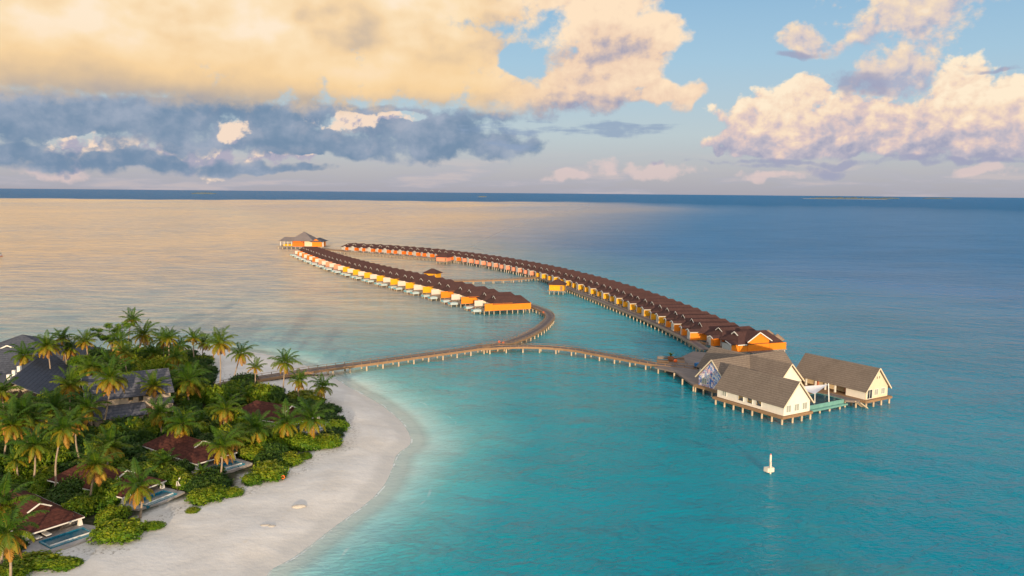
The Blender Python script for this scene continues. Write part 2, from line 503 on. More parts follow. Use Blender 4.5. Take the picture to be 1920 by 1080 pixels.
def landz(X, Y):
    s = signed(X, Y, SHORE); v = signed(X, Y, VEG)
    rng = np.random.default_rng(4)
    Z = land_height(s)
    Z += 0.10 * np.sin(X * 0.21 + 1.3 * np.sin(Y * 0.13)) * np.clip(s / 6, 0, 1) * np.cos(Y * 0.17 + X * 0.05)
    return Z, {'shore': s, 'veg': v}
xs = np.concatenate([np.arange(-330, -120, 6.0), np.arange(-120, 16, 1.0)])
ys = np.concatenate([np.arange(0, 60, 5.0), np.arange(60, 225, 1.0)])
land = link('sand_island', grid_mesh('sand_island', xs, ys, landz, M_SAND, keep=lambda X, Y: signed(X, Y, SHORE) > -16))
tag(land, 'pale coral sand island with a curving white beach', 'island', kind='structure')

# water
M_WATER, b = new_mat('lagoon_water')
nt = M_WATER.node_tree
pos = geom()
px_, py_, pz_ = sep(pos)
dsh = attr('shore'); dep = attr('depth'); chop = attr('chop')
big = noise(pos, 0.012, 4, 0.6); mid = noise(pos, 0.06, 4, 0.6)
dd = dep + (mid - 0.5) * 0.10 + (big - 0.5) * 0.16
wc = ramp(dd, [(0.0, (0.56, 0.74, 0.72)), (0.06, (0.32, 0.63, 0.64)), (0.15, (0.08, 0.45, 0.50)), (0.27, (0.0, 0.325, 0.42)), (0.45, (0.0, 0.262, 0.365)), (0.66, (0.0, 0.185, 0.33)), (0.84, (0.004, 0.165, 0.40)), (1.0, (0.035, 0.185, 0.40))])
# patches of coral and sand on the lagoon floor
pat = sstep(noise(pos, 0.035, 5, 0.65), 0.56, 0.70) * sstep(dep, 0.12, 0.3) * sstep(dep, 0.8, 0.5)
wc = mixc(pat * 0.5, wc, (0.06, 0.26, 0.27))
# thin foam where the swell runs out on the sand
fo = sstep(vabs(dsh + 0.35 + (mid - 0.5) * 1.6), 0.32, 0.05) * sstep(noise(pos, 0.25, 4, 0.7), 0.43, 0.56)
fo2 = sstep(vabs(dsh + 7.5 + (big - 0.5) * 26.0), 0.35, 0.05) * sstep(noise(pos, 0.12, 3, 0.6), 0.56, 0.66) * 0.35
foam = vmax(fo, fo2)
wc = mixc(foam * 0.8, wc, (0.72, 0.76, 0.76))
glint = noise(vec(px_ * 0.05, py_ * 0.16, 0.0), 1.0, 5, 0.65)  # ripple streaks for the gold reflection painted in below
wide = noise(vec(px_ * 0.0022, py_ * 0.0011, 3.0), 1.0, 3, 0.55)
wc = mixc(sat(attr('flat') * (0.80 + (glint - 0.5) * 2.2 + (wide - 0.5) * 1.2)), wc, mixc(sstep(attr('swell'), 0.06, 0.40), (0.58, 0.60, 0.50), mixc(sstep(wide, 0.35, 0.65), (0.70, 0.49, 0.30), (0.78, 0.51, 0.25))))  # gold and pale sky reflection painted into the water's base colour
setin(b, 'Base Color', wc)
b.inputs['IOR'].default_value = 1.333
setin(b, 'Roughness', 0.05 + attr('swell') * 0.33 + foam * 0.4)
setin(b, 'Specular IOR Level', 0.5 - sstep(dep, 0.88, 1.0) * 0.48 - sstep(attr('swell'), 0.40, 0.0) * 0.40)
# waves: ripples on wind chop on a low swell
wv = vec(px_ * 0.8 + py_ * 0.6, py_ * 0.8 - px_ * 0.6, 0.0)
wv2 = vec(px_ * 0.97 + py_ * 0.24, (py_ * 0.97 - px_ * 0.24) * 1.9, 0.0)
h1 = noise(wv2, 0.70, 4, 0.55, 0.6)
h2 = noise(wv, 0.16, 3, 0.5, 0.4)
h3 = noise(vec(px_ * 0.9 - py_ * 0.44, (py_ * 0.9 + px_ * 0.44) * 2.4, 0.0), 0.06, 2, 0.5, 0.3)
calm = sstep(dsh, -1.0, -14.0)
gust = 0.55 + sstep(noise(vec(px_, py_ * 2.2, 0.0), 0.009, 4, 0.6), 0.35, 0.65) * 0.6
hh = (h1 * 1.05 + h2 * 2.0 + h3 * 1.8) * (0.25 + calm * 0.75) * gust * (0.75 + chop * 0.9)
setin(b, 'Normal', bump(hh, 1.0, 1.0))
tr = nt.nodes.new('ShaderNodeBsdfTransparent'); mx = nt.nodes.new('ShaderNodeMixShader')
V.T = nt
alpha = sstep(dsh + (mid - 0.5) * 1.2, 0.1, -4.5)
alpha = vmax(alpha, foam)
alpha = vmax(alpha, sstep(dsh + (mid - 0.5) * 1.4, 0.08, -0.30) * 0.58)
nt.links.new(sat(alpha).k, mx.inputs[0]); nt.links.new(tr.outputs[0], mx.inputs[1]); nt.links.new(b.outputs[0], mx.inputs[2])
nt.links.new(mx.outputs[0], nt.nodes['Material Output'].inputs['Surface'])

ROW_R = None
def water_attrs(X, Y):
    s = signed(X, Y, SHORE)
    r = np.hypot(X, Y)
    d = -s
    dep_ = 0.52 * (1 - np.exp(-np.maximum(d, 0) / 24.0))
    # shallow lagoon between island and villas, deeper blue to the right of the outer row
    xr = 62 + (Y - 220) * -0.16 - np.maximum(Y - 330, 0) * 0.33
    out = np.clip((X - xr - 18) / 170.0, 0, 1)
    dep_ = dep_ * (1 - out) + out * 0.86
    lag = np.exp(-(((X - 12) / 45) ** 2 + ((Y - 290) / 120) ** 2))
    dep_ = dep_ - lag * 0.27  # also pales the colour for the bright sky reflected there
    west = np.clip((Y - 190) / 160, 0, 1) * np.clip((40 - X - np.maximum(Y - 300, 0) * 0.45) / 60, 0, 1)
    dep_ = np.maximum(dep_, west * 0.64)
    far = np.clip((r - 700) / 1800, 0, 1)
    dep_ = np.maximum(dep_, far * 0.62)
    ang = np.degrees(np.arctan2(X, Y))
    reef = 3750 + 150 * np.sin(ang * 0.35) + 60 * np.sin(ang * 1.7 + 1) - np.clip((ang - 2) / 16, 0, 1) * 1900
    oc = np.clip((r - reef) / ((0.10 + 0.9 * np.clip((ang - 2) / 16, 0, 1)) * reef), 0, 1)
    dep_ = dep_ * (1 - oc) + oc * 1.0
    ch = np.clip(out * 0.7 + oc * 1.6, 0, 1.6)
    sw = np.clip((r - 130) / 520, 0, 1) ** 0.8 + oc * 0.1
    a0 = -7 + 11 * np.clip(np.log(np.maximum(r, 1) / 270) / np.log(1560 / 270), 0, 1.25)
    sheen_ = np.clip((a0 + 12 - ang) / 24, 0, 1) * np.clip((Y - 170) / 130, 0, 1) * (1 - oc)  # mask of the painted sky reflection, bounded by view angle
    sheen_ = sheen_ * sheen_ * (3 - 2 * sheen_)
    sw = sw * (1 - 0.55 * sheen_)
    return s, np.clip(dep_, 0, 1), ch, sw, sheen_
rr = [30.0]
while rr[-1] < 120000: rr.append(rr[-1] * (1.014 if rr[-1] < 900 else 1.05))
th = np.radians(np.concatenate([np.arange(-180, -42, 6.0), np.arange(-42, 42, 0.6), np.arange(42, 180, 6.0)]))
RR, TH = np.meshgrid(np.array(rr), th, indexing='ij')
X, Y = RR * np.sin(TH), RR * np.cos(TH)
s_, d_, c_, w_, f_ = water_attrs(X, Y)
nr, nth = X.shape
vsn = np.stack([X.ravel(), Y.ravel(), np.zeros(X.size)], 1)
idx = np.arange(X.size).reshape(nr, nth)
nxt = np.roll(idx, -1, axis=1)
q = np.stack([idx[:-1], nxt[:-1], nxt[1:], idx[1:]], -1).reshape(-1, 4)
vl = vsn.tolist() + [[0, 0, 0]]
fl = q[:, ::-1].tolist() + [[len(vl) - 1, int(idx[0, (k + 1) % nth]), int(idx[0, k])] for k in range(nth)]
me = bpy.data.meshes.new('sea'); me.from_pydata(vl, [], fl)
for a, arr in (('shore', s_), ('depth', d_), ('chop', c_), ('swell', w_), ('flat', f_)):  # flat: mask of the painted gold reflection
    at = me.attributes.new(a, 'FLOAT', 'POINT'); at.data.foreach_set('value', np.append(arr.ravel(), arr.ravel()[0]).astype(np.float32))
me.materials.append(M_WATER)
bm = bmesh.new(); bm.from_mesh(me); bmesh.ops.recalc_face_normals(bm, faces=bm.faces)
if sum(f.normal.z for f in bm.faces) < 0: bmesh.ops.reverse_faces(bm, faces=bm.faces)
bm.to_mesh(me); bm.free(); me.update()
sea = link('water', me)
tag(sea, 'turquoise lagoon turning to dark blue open sea', 'sea', kind='structure')
# ------------------------------------------------------------------ materials of built things
def plain(name, col, rough=0.7, var=0.12, scale=1.5, spec=0.3, streak=0.0, bumpk=0.0, rnd=0.0):
    m, b = new_mat(name)
    p = geom() if not streak else geom()
    n = noise(p, scale, 4, 0.6)
    n2 = noise(p, scale * 7, 3, 0.6)
    f = sstep(n, 0.3, 0.7) * 0.7 + sstep(n2, 0.3, 0.7) * 0.3
    c = mixc(f, tuple(x * (1 - var) for x in col), tuple(min(1, x * (1 + var * 0.6)) for x in col))
    if streak:
        x, y, z = sep(p)
        s = noise(vec(x * 3.0, y * 3.0, z * 0.25), 1.0, 3, 0.6)
        c = mixc(sstep(s, 0.5, 0.75) * streak, c, tuple(x * 0.5 for x in col))
    if rnd:
        c = mixc(objrand() * rnd, c, tuple(x * 0.6 for x in col))
    setin(b, 'Base Color', c)
    b.inputs['Roughness'].default_value = rough
    b.inputs['Specular IOR Level'].default_value = spec
    if bumpk: setin(b, 'Normal', bump(n2, bumpk))
    return m

def roofing(name, ca, cb, pitch=0.30, lines=0.5, weather=0.3):
    """courses of shingles: bands by height, pieces along the course"""
    m, b = new_mat(name)
    p = geom(); x, y, z = sep(p)
    k = z * (1 / pitch) + noise(p, 0.8, 2) * 0.12
    fr = V.m('FRACT', k)
    row = V.m('FLOOR', k)
    piece = noise(vec(x * 2.6 + row * 3.7, y * 2.6 + row * 1.9, row * 0.73), 1.0, 1, 0.5)
    big = noise(p, 0.28, 4, 0.6)
    c = mixc(sstep(piece, 0.3, 0.7), ca, cb)
    c = mixc(sstep(big, 0.45, 0.75) * weather, c, tuple(v * 0.55 for v in ca))
    ln = sstep(fr, 0.30, 0.0)
    c = mixc(ln * lines, c, tuple(v * 0.30 for v in ca))
    setin(b, 'Base Color', c)
    b.inputs['Roughness'].default_value = 0.85
    b.inputs['Specular IOR Level'].default_value = 0.08
    setin(b, 'Normal', bump(fr * 1.0 + piece * 0.3, 0.05, 0.7))
    return m

def planks(name, col, w=0.18, var=0.25, rough=0.75):
    m, b = new_mat(name)
    p = geom(); x, y, z = sep(p)
    u = V.m('FLOOR', (x * 0.83 + y * 0.56) * (1 / w))
    n = noise(vec(u * 0.37, z * 2.0, 0.0), 7.0, 1)
    g = noise(p, 0.5, 4, 0.65)
    c = mixc(sstep(n, 0.3, 0.7), tuple(v * (1 - var) for v in col), tuple(v * (1 + var) for v in col))
    c = mixc(sstep(g, 0.45, 0.7) * 0.35, c, tuple(v * 0.6 for v in col))
    setin(b, 'Base Color', c); b.inputs['Roughness'].default_value = rough
    b.inputs['Specular IOR Level'].default_value = 0.25
    return m

def siding(name, col, w=0.22, k=0.25, streak=0.2, vertical=True):
    m, b = new_mat(name)
    p = texco('Object'); x, y, z = sep(p)
    t = (x + y) * (1 / w) if vertical else z * (1 / w)
    fr = V.m('FRACT', t)
    ln = sstep(fr, 0.16, 0.0)
    n = noise(p, 0.7, 4, 0.6)
    s = noise(vec(x * 2.5, y * 2.5, z * 0.3), 1.0, 3, 0.6)
    c = mixc(sstep(n, 0.3, 0.75) * 0.3, col, tuple(v * 0.78 for v in col))
    c = mixc(sstep(s, 0.5, 0.75) * streak, c, tuple(v * 0.62 for v in col))
    c = mixc(ln * k, c, tuple(v * 0.45 for v in col))
    setin(b, 'Base Color', c); b.inputs['Roughness'].default_value = 0.65
    b.inputs['Specular IOR Level'].default_value = 0.25
    setin(b, 'Normal', bump(1.0 - ln, 0.02, 0.6))
    return m

M_VROOF = roofing('brown_shingle_roof', (0.076, 0.041, 0.039), (0.106, 0.056, 0.052), 0.28, 0.30, 0.35)
M_REDROOF = roofing('red_brown_shingle_roof', (0.070, 0.028, 0.023), (0.110, 0.040, 0.031), 0.26, 0.4, 0.4)
M_GROOF = roofing('grey_timber_shingle_roof', (0.185, 0.152, 0.130), (0.220, 0.182, 0.155), 0.36, 0.55, 0.25)
M_BROOF = roofing('slate_blue_roof', (0.070, 0.080, 0.105), (0.105, 0.115, 0.145), 0.34, 0.5, 0.3)
M_SROOF = roofing('silver_shingle_roof', (0.17, 0.15, 0.155), (0.24, 0.21, 0.215), 0.34, 0.4, 0.3)
M_LROOF = roofing('weathered_grey_roof', (0.082, 0.090, 0.120), (0.125, 0.130, 0.160), 0.36, 0.5, 0.3)
M_THATCH = plain('thatch', (0.34, 0.24, 0.17), 0.95, 0.35, 3.0, 0.1, bumpk=0.05)
M_WHITE = siding('white_boarding', (0.80, 0.76, 0.69), 0.35, 0.14, 0.12)
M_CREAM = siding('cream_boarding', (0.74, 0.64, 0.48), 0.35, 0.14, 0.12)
M_DIMW = siding('shady_beige_boarding', (0.44, 0.37, 0.30), 0.4, 0.15, 0.2)  # the island's partial shade is put into this wall colour
M_TRIM = plain('white_paint', (0.78, 0.76, 0.72), 0.5, 0.08)
M_GREYP = siding('grey_white_panel', (0.50, 0.49, 0.47), 0.5, 0.25, 0.3)
M_SCREEN = siding('pale_pink_screen', (0.70, 0.57, 0.52), 0.5, 0.15, 0.15)
M_ORANGE = siding('orange_boarding', (0.80, 0.235, 0.016), 0.3, 0.18, 0.15)
M_AMBER = siding('yellow_boarding', (0.84, 0.39, 0.014), 0.3, 0.18, 0.15)
M_PINK = siding('coral_pink_boarding', (0.80, 0.29, 0.18), 0.3, 0.18, 0.15)
M_RED = siding('deep_orange_boarding', (0.80, 0.175, 0.018), 0.3, 0.18, 0.15)
M_DECK = planks('grey_deck_planks', (0.20, 0.165, 0.15), 0.2)
M_TRACK = planks('dark_track_planks', (0.13, 0.105, 0.105), 0.2)
M_FASCIA = planks('brown_fascia_boards', (0.30, 0.185, 0.105), 0.4)
M_WOODG = planks('weathered_fascia_boards', (0.30, 0.24, 0.18), 0.4)
M_PILE = plain('pale_concrete_pile', (0.56, 0.46, 0.33), 0.8, 0.25, 2.0, streak=0.4)
M_STILT = plain('white_stilt', (0.66, 0.60, 0.52), 0.7, 0.2, 2.0, streak=0.3)
M_DARKW = plain('dark_timber', (0.06, 0.042, 0.035), 0.7, 0.3)
M_RAIL = plain('timber_rail', (0.22, 0.15, 0.10), 0.7, 0.25)
M_TUB = plain('white_tub', (0.40, 0.50, 0.54), 0.5, 0.1)
M_RUST = plain('rusty_brown_steps', (0.30, 0.13, 0.07), 0.8, 0.3)
M_SAIL = plain('grey_white_sailcloth', (0.62, 0.64, 0.70), 0.8, 0.08, 0.8)
M_LIFE = plain('orange_ring', (0.90, 0.16, 0.03), 0.5, 0.1)
M_CURT = siding('cream_curtain', (0.72, 0.58, 0.38), 0.9, 0.2, 0.1)
M_GLASSD, b = new_mat('window_glass')
p = texco('Object'); nz = noise(p, 0.9, 3)
setin(b, 'Base Color', mixc(sstep(nz, 0.35, 0.65), (0.02, 0.025, 0.03), (0.07, 0.075, 0.08))); b.inputs['Roughness'].default_value = 0.06
b.inputs['Specular IOR Level'].default_value = 0.8
M_BLIND = siding('white_blind', (0.36, 0.38, 0.34), 0.12, 0.2, 0.1, vertical=False)
def poolmat(name, ca, cb):
    m, b = new_mat(name)
    p = geom(); n = noise(p, 0.5, 3)
    setin(b, 'Base Color', mixc(sstep(n, 0.3, 0.7), ca, cb)); b.inputs['Roughness'].default_value = 0.04; b.inputs['Specular IOR Level'].default_value = 0.08
    setin(b, 'Normal', bump(noise(p, 2.2, 3), 0.05, 0.7))
    return m
M_POOLD = poolmat('dark_pool_water', (0.006, 0.060, 0.090), (0.010, 0.10, 0.13))
M_POOLT = poolmat('turquoise_pool_water', (0.02, 0.17, 0.24), (0.04, 0.26, 0.33))
M_TUBW = poolmat('tub_water', (0.10, 0.38, 0.46), (0.22, 0.52, 0.58))
M_POOLB = plain('deep_blue_pool_water', (0.006, 0.105, 0.17), 0.18, 0.25, 0.8, spec=0.12)
M_AQUAG = plain('aqua_pool_tiles', (0.16, 0.36, 0.33), 0.25, 0.2, 1.0, spec=0.6)
M_BLUETILE = plain('blue_pool_tiles', (0.02, 0.20, 0.30), 0.25, 0.25, 1.2, spec=0.6)
# blue, pink and white brush marks of the painted gable
M_MURAL, b = new_mat('painted_mural')
p = texco('Object'); x, y, z = sep(p)
wv = noise(p, 0.9, 2, color=True); wa, wb, wc_ = sep(wv)
cell = voro(vec(0.0, y * 2.6 + (wa - 0.5) * 1.5, z * 2.0 + (wb - 0.5) * 1.5), 1.15, 0, out='Color')
ca_, cb_, cc_ = sep(cell)
stroke = noise(vec(0.0, y, z), 3.6, 2, 0.5, 1.2)
mk = sstep(vabs(stroke - 0.5), 0.075, 0.045)
side = sstep(y, 1.5, -2.0)
c = mixc(sstep(cb_, 0.60, 0.64), (0.78, 0.72, 0.70), (0.74, 0.36, 0.33))
c = mixc(sstep(ca_ + side * 0.14, 0.68, 0.72), c, (0.05, 0.19, 0.55))
c = mixc(mk * 0.9, c, mixc(sstep(cc_, 0.45, 0.5), (0.04, 0.15, 0.52), (0.80, 0.78, 0.80)))
setin(b, 'Base Color', c); b.inputs['Roughness'].default_value = 0.7
# ------------------------------------------------------------------ over-water villas
ZR, ZE, HW, RL = 6.15, 3.75, 4.15, 10.0
SLOPE = (ZR - ZE) / HW
def villa_roof(left=-2.1, right=2.4, g=1.5):
    mb = MB(); t = 0.14
    zg = ZR - g * SLOPE
    xl, xr = left, RL + right
    for s in (-1, 1):
        mb.plate([(-0.35, 0, ZR), (RL, 0, ZR), (xr, s * HW, ZE), (xl, s * HW, ZE), (-0.10, s * g, zg)], t, M_VROOF)
    mb.plate([(-0.10, g, zg), (-0.10, -g, zg), (xl, -HW, ZE), (xl, HW, ZE)], t, M_VROOF)
    mb.plate([(RL + 0.1, g, zg), (RL + 0.1, -g, zg), (xr, -HW, ZE), (xr, HW, ZE)], t, M_VROOF)
    mb.poly([(RL + 0.02, g, zg - 0.05), (RL + 0.02, -g, zg - 0.05), (RL + 0.02, 0, ZR - 0.1)], M_DARKW)
    mb.poly([(0.02, g, zg - 0.05), (0.02, -g, zg - 0.05), (0.02, 0, ZR - 0.1)], M_DARKW)
    return mb
def villa_trim(g=1.6):
    mb = MB()
    for s in (-1, 1):
        mb.beam((-0.40, 0, ZR + 0.03), (-0.25, s * g, ZR - g * SLOPE + 0.03), 0.06, 0.15, M_TRIM)
    return mb
def stilts(root, pts, z1, mat, r=0.15):
    for (x, y) in pts:
        k = (round(r, 2), mat.name, round(z1, 2))
        if k not in STILT_MESH:
            m = MB(); m.tube([(0, 0, -1.2), (0, 0, z1)], r, mat, 7); STILT_MESH[k] = m.data('stilt', True)
        link('stilt', STILT_MESH[k], root, (x, y, 0))
STILT_MESH = {}
MESHES = {}
def cached(key, fn):
    if key not in MESHES: MESHES[key] = fn()
    return MESHES[key]

def bx(x0, x1, y0, y1, z0, z1, mat):
    m = MB(); m.box(x0, x1, y0, y1, z0, z1, mat); return m

def make_villa(row, typ, colmat):
    """row 'out' (outer row, walkway on its left) or 'inn' (inner row, sea deck on its left); typ 'A' wide annex / coloured wall, 'B' small annex / pale wall"""
    root = empty('water_villa')
    c = lambda nm, f: link(nm, cached((row, typ, nm, colmat.name), lambda: f().data(nm)), root)
    link('roof', cached('roof', lambda: villa_roof().data('roof')), root)
    link('gable_trim', cached('gtrim', lambda: villa_trim().data('gable_trim')), root)
    def wall():
        m = MB()
        m.box(-1.6, RL + 1.5, -3.35, 3.55, 1.70, 3.9, M_GREYP)
        m.box(-1.8, RL + 1.8, -3.6, 3.6, 1.45, 1.69, M_WOODG)
        return m
    link('wall', cached('wall', lambda: wall().data('wall')), root)
    if row == 'out':
        if typ == 'A':
            ax0, ay0, ay1, az0, az1 = -4.35, -3.42, -1.0, 1.70, 4.15
        else:
            ax0, ay0, ay1, az0, az1 = -3.9, -2.7, -0.7, 1.65, 3.8
        c('annex', lambda: bx(ax0, -1.61, ay0, ay1, az0, az1, M_GREYP))
        def side():
            m = MB()
            m.box(ax0 + 0.08, (RL + 1.45) if typ == 'A' else -1.4, ay0 - 0.09, ay0 - 0.004, az0 - 0.03, az1 if typ == 'B' else 3.72, colmat)
            if typ == 'A': pass
            m.box(ax0 - 0.06, ax0 - 0.004, ay0 - 0.09, ay0 + 0.9, az0, az1, colmat) if typ == 'B' else None
            return m
        c('coloured_wall', side)
        def aroof():
            m = MB()
            yc = (ay0 + ay1) / 2; h = (ay1 - ay0) / 2 + 0.35
            for s in (-1, 1):
                m.plate([(ax0 - 0.3, yc, az1 + 0.6), (-0.8, yc, az1 + 0.6), (-0.8, yc + s * h, az1), (ax0 - 0.3, yc + s * h, az1)], 0.1, M_VROOF)
                m.beam((ax0 - 0.35, yc, az1 + 0.57), (ax0 - 0.35, yc + s * h, az1 - 0.03), 0.09, 0.22, M_TRIM)
            m.poly([(ax0 - 0.02, yc - h + 0.3, az1 + 0.01), (ax0 - 0.02, yc + h - 0.3, az1 + 0.01), (ax0 - 0.02, yc, az1 + 0.5)], M_GREYP)
            return m
        c('annex_roof', aroof)
        def deck():
            m = MB()
            if typ == 'A':
                m.box(-4.4, -1.85, 0.6, 3.4, 1.40, 1.55, M_DECK)
            else:
                m.box(-4.0, -1.85, -0.1, 3.3, 1.36, 1.52, M_DECK)
                m.box(-4.12, -4.0, 0.5, 3.3, 1.30, 2.0, M_FASCIA)
            return m
        c('entrance_deck', deck)
        if typ == 'A':
            stilts(root, [(-3.9, -3.2), (-3.9, -0.6), (-1.4, -3.2), (-2.6, -3.2), (0.8, -3.2), (4.0, -3.2), (7.5, -3.2), (11.0, -3.2)], 1.75, M_STILT)
        else:
            stilts(root, [(-3.8, -3.2), (-3.8, 3.0), (-3.3, -2.4), (3.0, -3.2), (10.5, 3.0)], 1.5, M_STILT)
    else:
        if typ == 'A':
            c('coloured_wall', lambda: bx(-5.0, 5.5, -3.95, -3.75, 1.42, 3.95, colmat))
        else:
            def scr():
                m = MB()
                m.box(-5.4, -2.0, -3.72, -3.56, 1.75, 3.85, M_SCREEN)
                m.box(-2.0, 0.6, -3.70, -3.58, 1.75, 3.8, M_CREAM)
                return m
            c('privacy_screen', scr)
        def deck():
            m = MB()
            m.box(-5.2, -1.85, -3.55, 3.5, 1.25, 1.46, M_WOODG)
            return m
        c('sea_deck', deck)
        c('front_wall', lambda: bx(-1.75, -1.62, -3.3, 3.5, 1.72, 3.8, M_CREAM))
        ty = 0.8 if typ == 'A' else -0.9
        def tub():
            m = MB()
            m.box(-8.2, -5.25, ty - 1.7, ty + 1.5, 0.75, 1.50, M_TUB)
            m.box(-7.95, -5.5, ty - 1.45, ty + 1.25, 1.502, 1.54, M_TUBW)
            m.box(-8.26, -8.203, ty - 1.3, ty + 1.1, 0.9, 1.45, M_TUBW)
            return m
        c('plunge_pool', tub)
        def steps():
            m = MB(); y0 = 2.6 if typ == 'A' else -3.2
            for i in range(5):
                m.box(-5.7 - i * 0.42, -5.26 - i * 0.42, y0 - 0.5, y0 + 0.5, 1.15 - i * 0.26, 1.27 - i * 0.26, M_RUST)
            m.beam((-5.3, y0 - 0.55, 1.35), (-7.3, y0 - 0.55, 0.1), 0.08, 0.2, M_RUST)
            m.beam((-5.3, y0 + 0.55, 1.35), (-7.3, y0 + 0.55, 0.1), 0.08, 0.2, M_RUST)
            return m
        c('sea_steps', steps)
        st = [(-5.0, -3.3), (-3.2, -3.5), (-1.4, -3.5), (-7.8, ty - 1.3), (-7.8, ty + 1.1), (-5.6, ty - 1.4)]
        if typ == 'A': st += [(0.8, -3.7), (3.5, -3.7)]
        stilts(root, st, 1.3, M_PILE)
    return root

GX_R = [652,666,683,696.6,712,725,741,755,771,784,798,811,825.6,837,851,863,876,887.6,899,910.5,923.6,934.3,946,957,969.6,979.8,992,1002.4,1014.5,1025.7,1038.6,1049.5,1061.7,1072.4,1085,1096.5,1109.6,1121,1134.8,1145.5,1159,1171,1184.8,1197,1213,1225.8,1241,1254,1268,1281.7,1297,1313,1356.8,1370.6]
GY_R = [458.2,458.7,459.7,460.4,461.6,462.6,463.8,464.8,466.2,467.3,468.7,470.2,471,472.5,474.3,475.7,477.6,479.3,481,483,484.6,486.8,488.7,490.4,493,495.5,497.7,500.3,503.2,505.7,508.6,511.6,514.5,517.4,520.7,524,528,531.5,536,539,544,548.4,553.5,558,564,569.3,575,580,587.6,593.3,601.3,608,618,625.8]
GX_L = [567,570.4,575,579.3,584,588.8,593.8,598.8,605,611.3,618.3,624.6,632,639.6,649,657,666.7,675.6,686.4,696.7,709,719.2,732.8,744.5,760,771.7,789,803.6,827.6,842.4,868,884.3,908.3,923.8]
GY_L = [465.4,466.3,468.3,470,471.7,473.2,474.9,476.7,479.2,481.3,483.3,485.4,487.9,489.6,492,494.2,496.8,499.1,501.9,503.9,507,509.4,512.7,515.9,518.8,522,525.8,528.6,533.8,537.2,543,547,553.9,557.9]
def row_fit(gx, gy, skip, zg):
    A = np.array([P(x, y, zg) for x, y in zip(gx, gy)])
    Cc = (A[0::2] + A[1::2]) / 2
    i = np.arange(len(Cc)); ok = i < len(Cc) - skip
    px_, py_ = np.polyfit(i[ok], Cc[ok, 0], 4), np.polyfit(i[ok], Cc[ok, 1], 4)
    out = []
    for k in i:
        t = np.array([np.polyval(np.polyder(px_), k), np.polyval(np.polyder(py_), k)]); t /= np.linalg.norm(t)
        c = np.array([np.polyval(px_, k), np.polyval(py_, k)])
        if not ok[k]: c = Cc[k]
        e = np.array([-t[1], t[0]])
        if e[0] < 0: e = -e
        out.append((c, math.atan2(e[1], e[0])))
    return out
ROWR = row_fit(GX_R, GY_R, 1, 5.6)
ROWL = row_fit(GX_L, GY_L, 0, 5.3)

NTH = ['zeroth', 'first', 'second', 'third', 'fourth', 'fifth', 'sixth', 'seventh', 'eighth', 'ninth', 'tenth', 'eleventh', 'twelfth', 'thirteenth', 'fourteenth', 'fifteenth', 'sixteenth', 'seventeenth', 'eighteenth', 'nineteenth', 'twentieth', 'twenty-first']
PROTO = {}
def place_villa(row, typ, cm, cname, x, y, rz, label, group, y0=3.6):
    key = (row, typ, cm.name)
    if key not in PROTO:
        o = make_villa(row, typ, cm); PROTO[key] = o
    else:
        o = copy_tree(PROTO[key])
    s = -y0 if typ == 'A' else y0
    o.location = (x - math.sin(rz) * s, y + math.cos(rz) * s, 0)
    o.rotation_euler = (0, 0, rz)
    tag(o, label, 'villa', group)
    return o
# outer row: colours run deep orange, coral, yellow, orange towards the camera
def col_out(k): return (M_RED, 'deep orange') if k < 8 else (M_PINK, 'coral pink') if k < 14 else (M_AMBER, 'yellow') if k < 24 else (M_ORANGE, 'orange')
cnt = {}
for k in range(len(ROWR) - 1, -1, -1):
    (c, rz) = ROWR[k]
    if k == 26: rz = R(21)
    cm, cn = col_out(k)
    for typ in 'AB':
        if k == 26 and typ == 'A': continue        # the end house is built on its own below
        cnt[(cn, typ)] = cnt.get((cn, typ), 0) + 1
        what = 'big annex on stilts' if typ == 'A' else 'small annex and deck'
        place_villa('out', typ, cm, cn, c[0], c[1], rz, f'{NTH[cnt[(cn, typ)]]} {cn} outer row villa from the near end with {what}', 'villas of the outer row')
def col_in(k): return (M_RED, 'deep orange') if k < 4 else (M_PINK, 'coral pink') if k < 7 else (M_AMBER, 'yellow') if k < 14 else (M_ORANGE, 'orange')
cnt = {}
for k in range(len(ROWL) - 1, -1, -1):
    (c, rz) = ROWL[k]
    if k > 13: rz = rz - R(2.5) * (k - 13)
    cm, cn = col_in(k)
    for typ in 'AB':
        cnt[(cn, typ)] = cnt.get((cn, typ), 0) + 1
        if typ == 'A': lab = f'{NTH[cnt[(cn, typ)]]} inner row villa with {cn} side wall from the near end'
        else: lab = f'inner row villa with pale screen behind the {NTH[cnt[(cn, typ)]]} {cn} wall from near end'
        o = place_villa('inn', typ, cm, cn, c[0], c[1], rz, lab, 'villas of the inner row', 3.65 + max(0, k - 12) * 0.35)
        if k == 16 and typ == 'A':
            m = MB(); m.box(5.5, 12.6, -3.95, -3.75, 1.42, 3.85, M_ORANGE); m.box(12.4, 12.6, -3.75, 3.5, 1.42, 3.7, M_ORANGE)
            m.build('end_wall', o)
            stilts(o, [(5.6, -3.7), (7.6, -3.7), (9.8, -3.7), (12.2, -3.7), (12.2, 0.0)], 1.45, M_PILE)

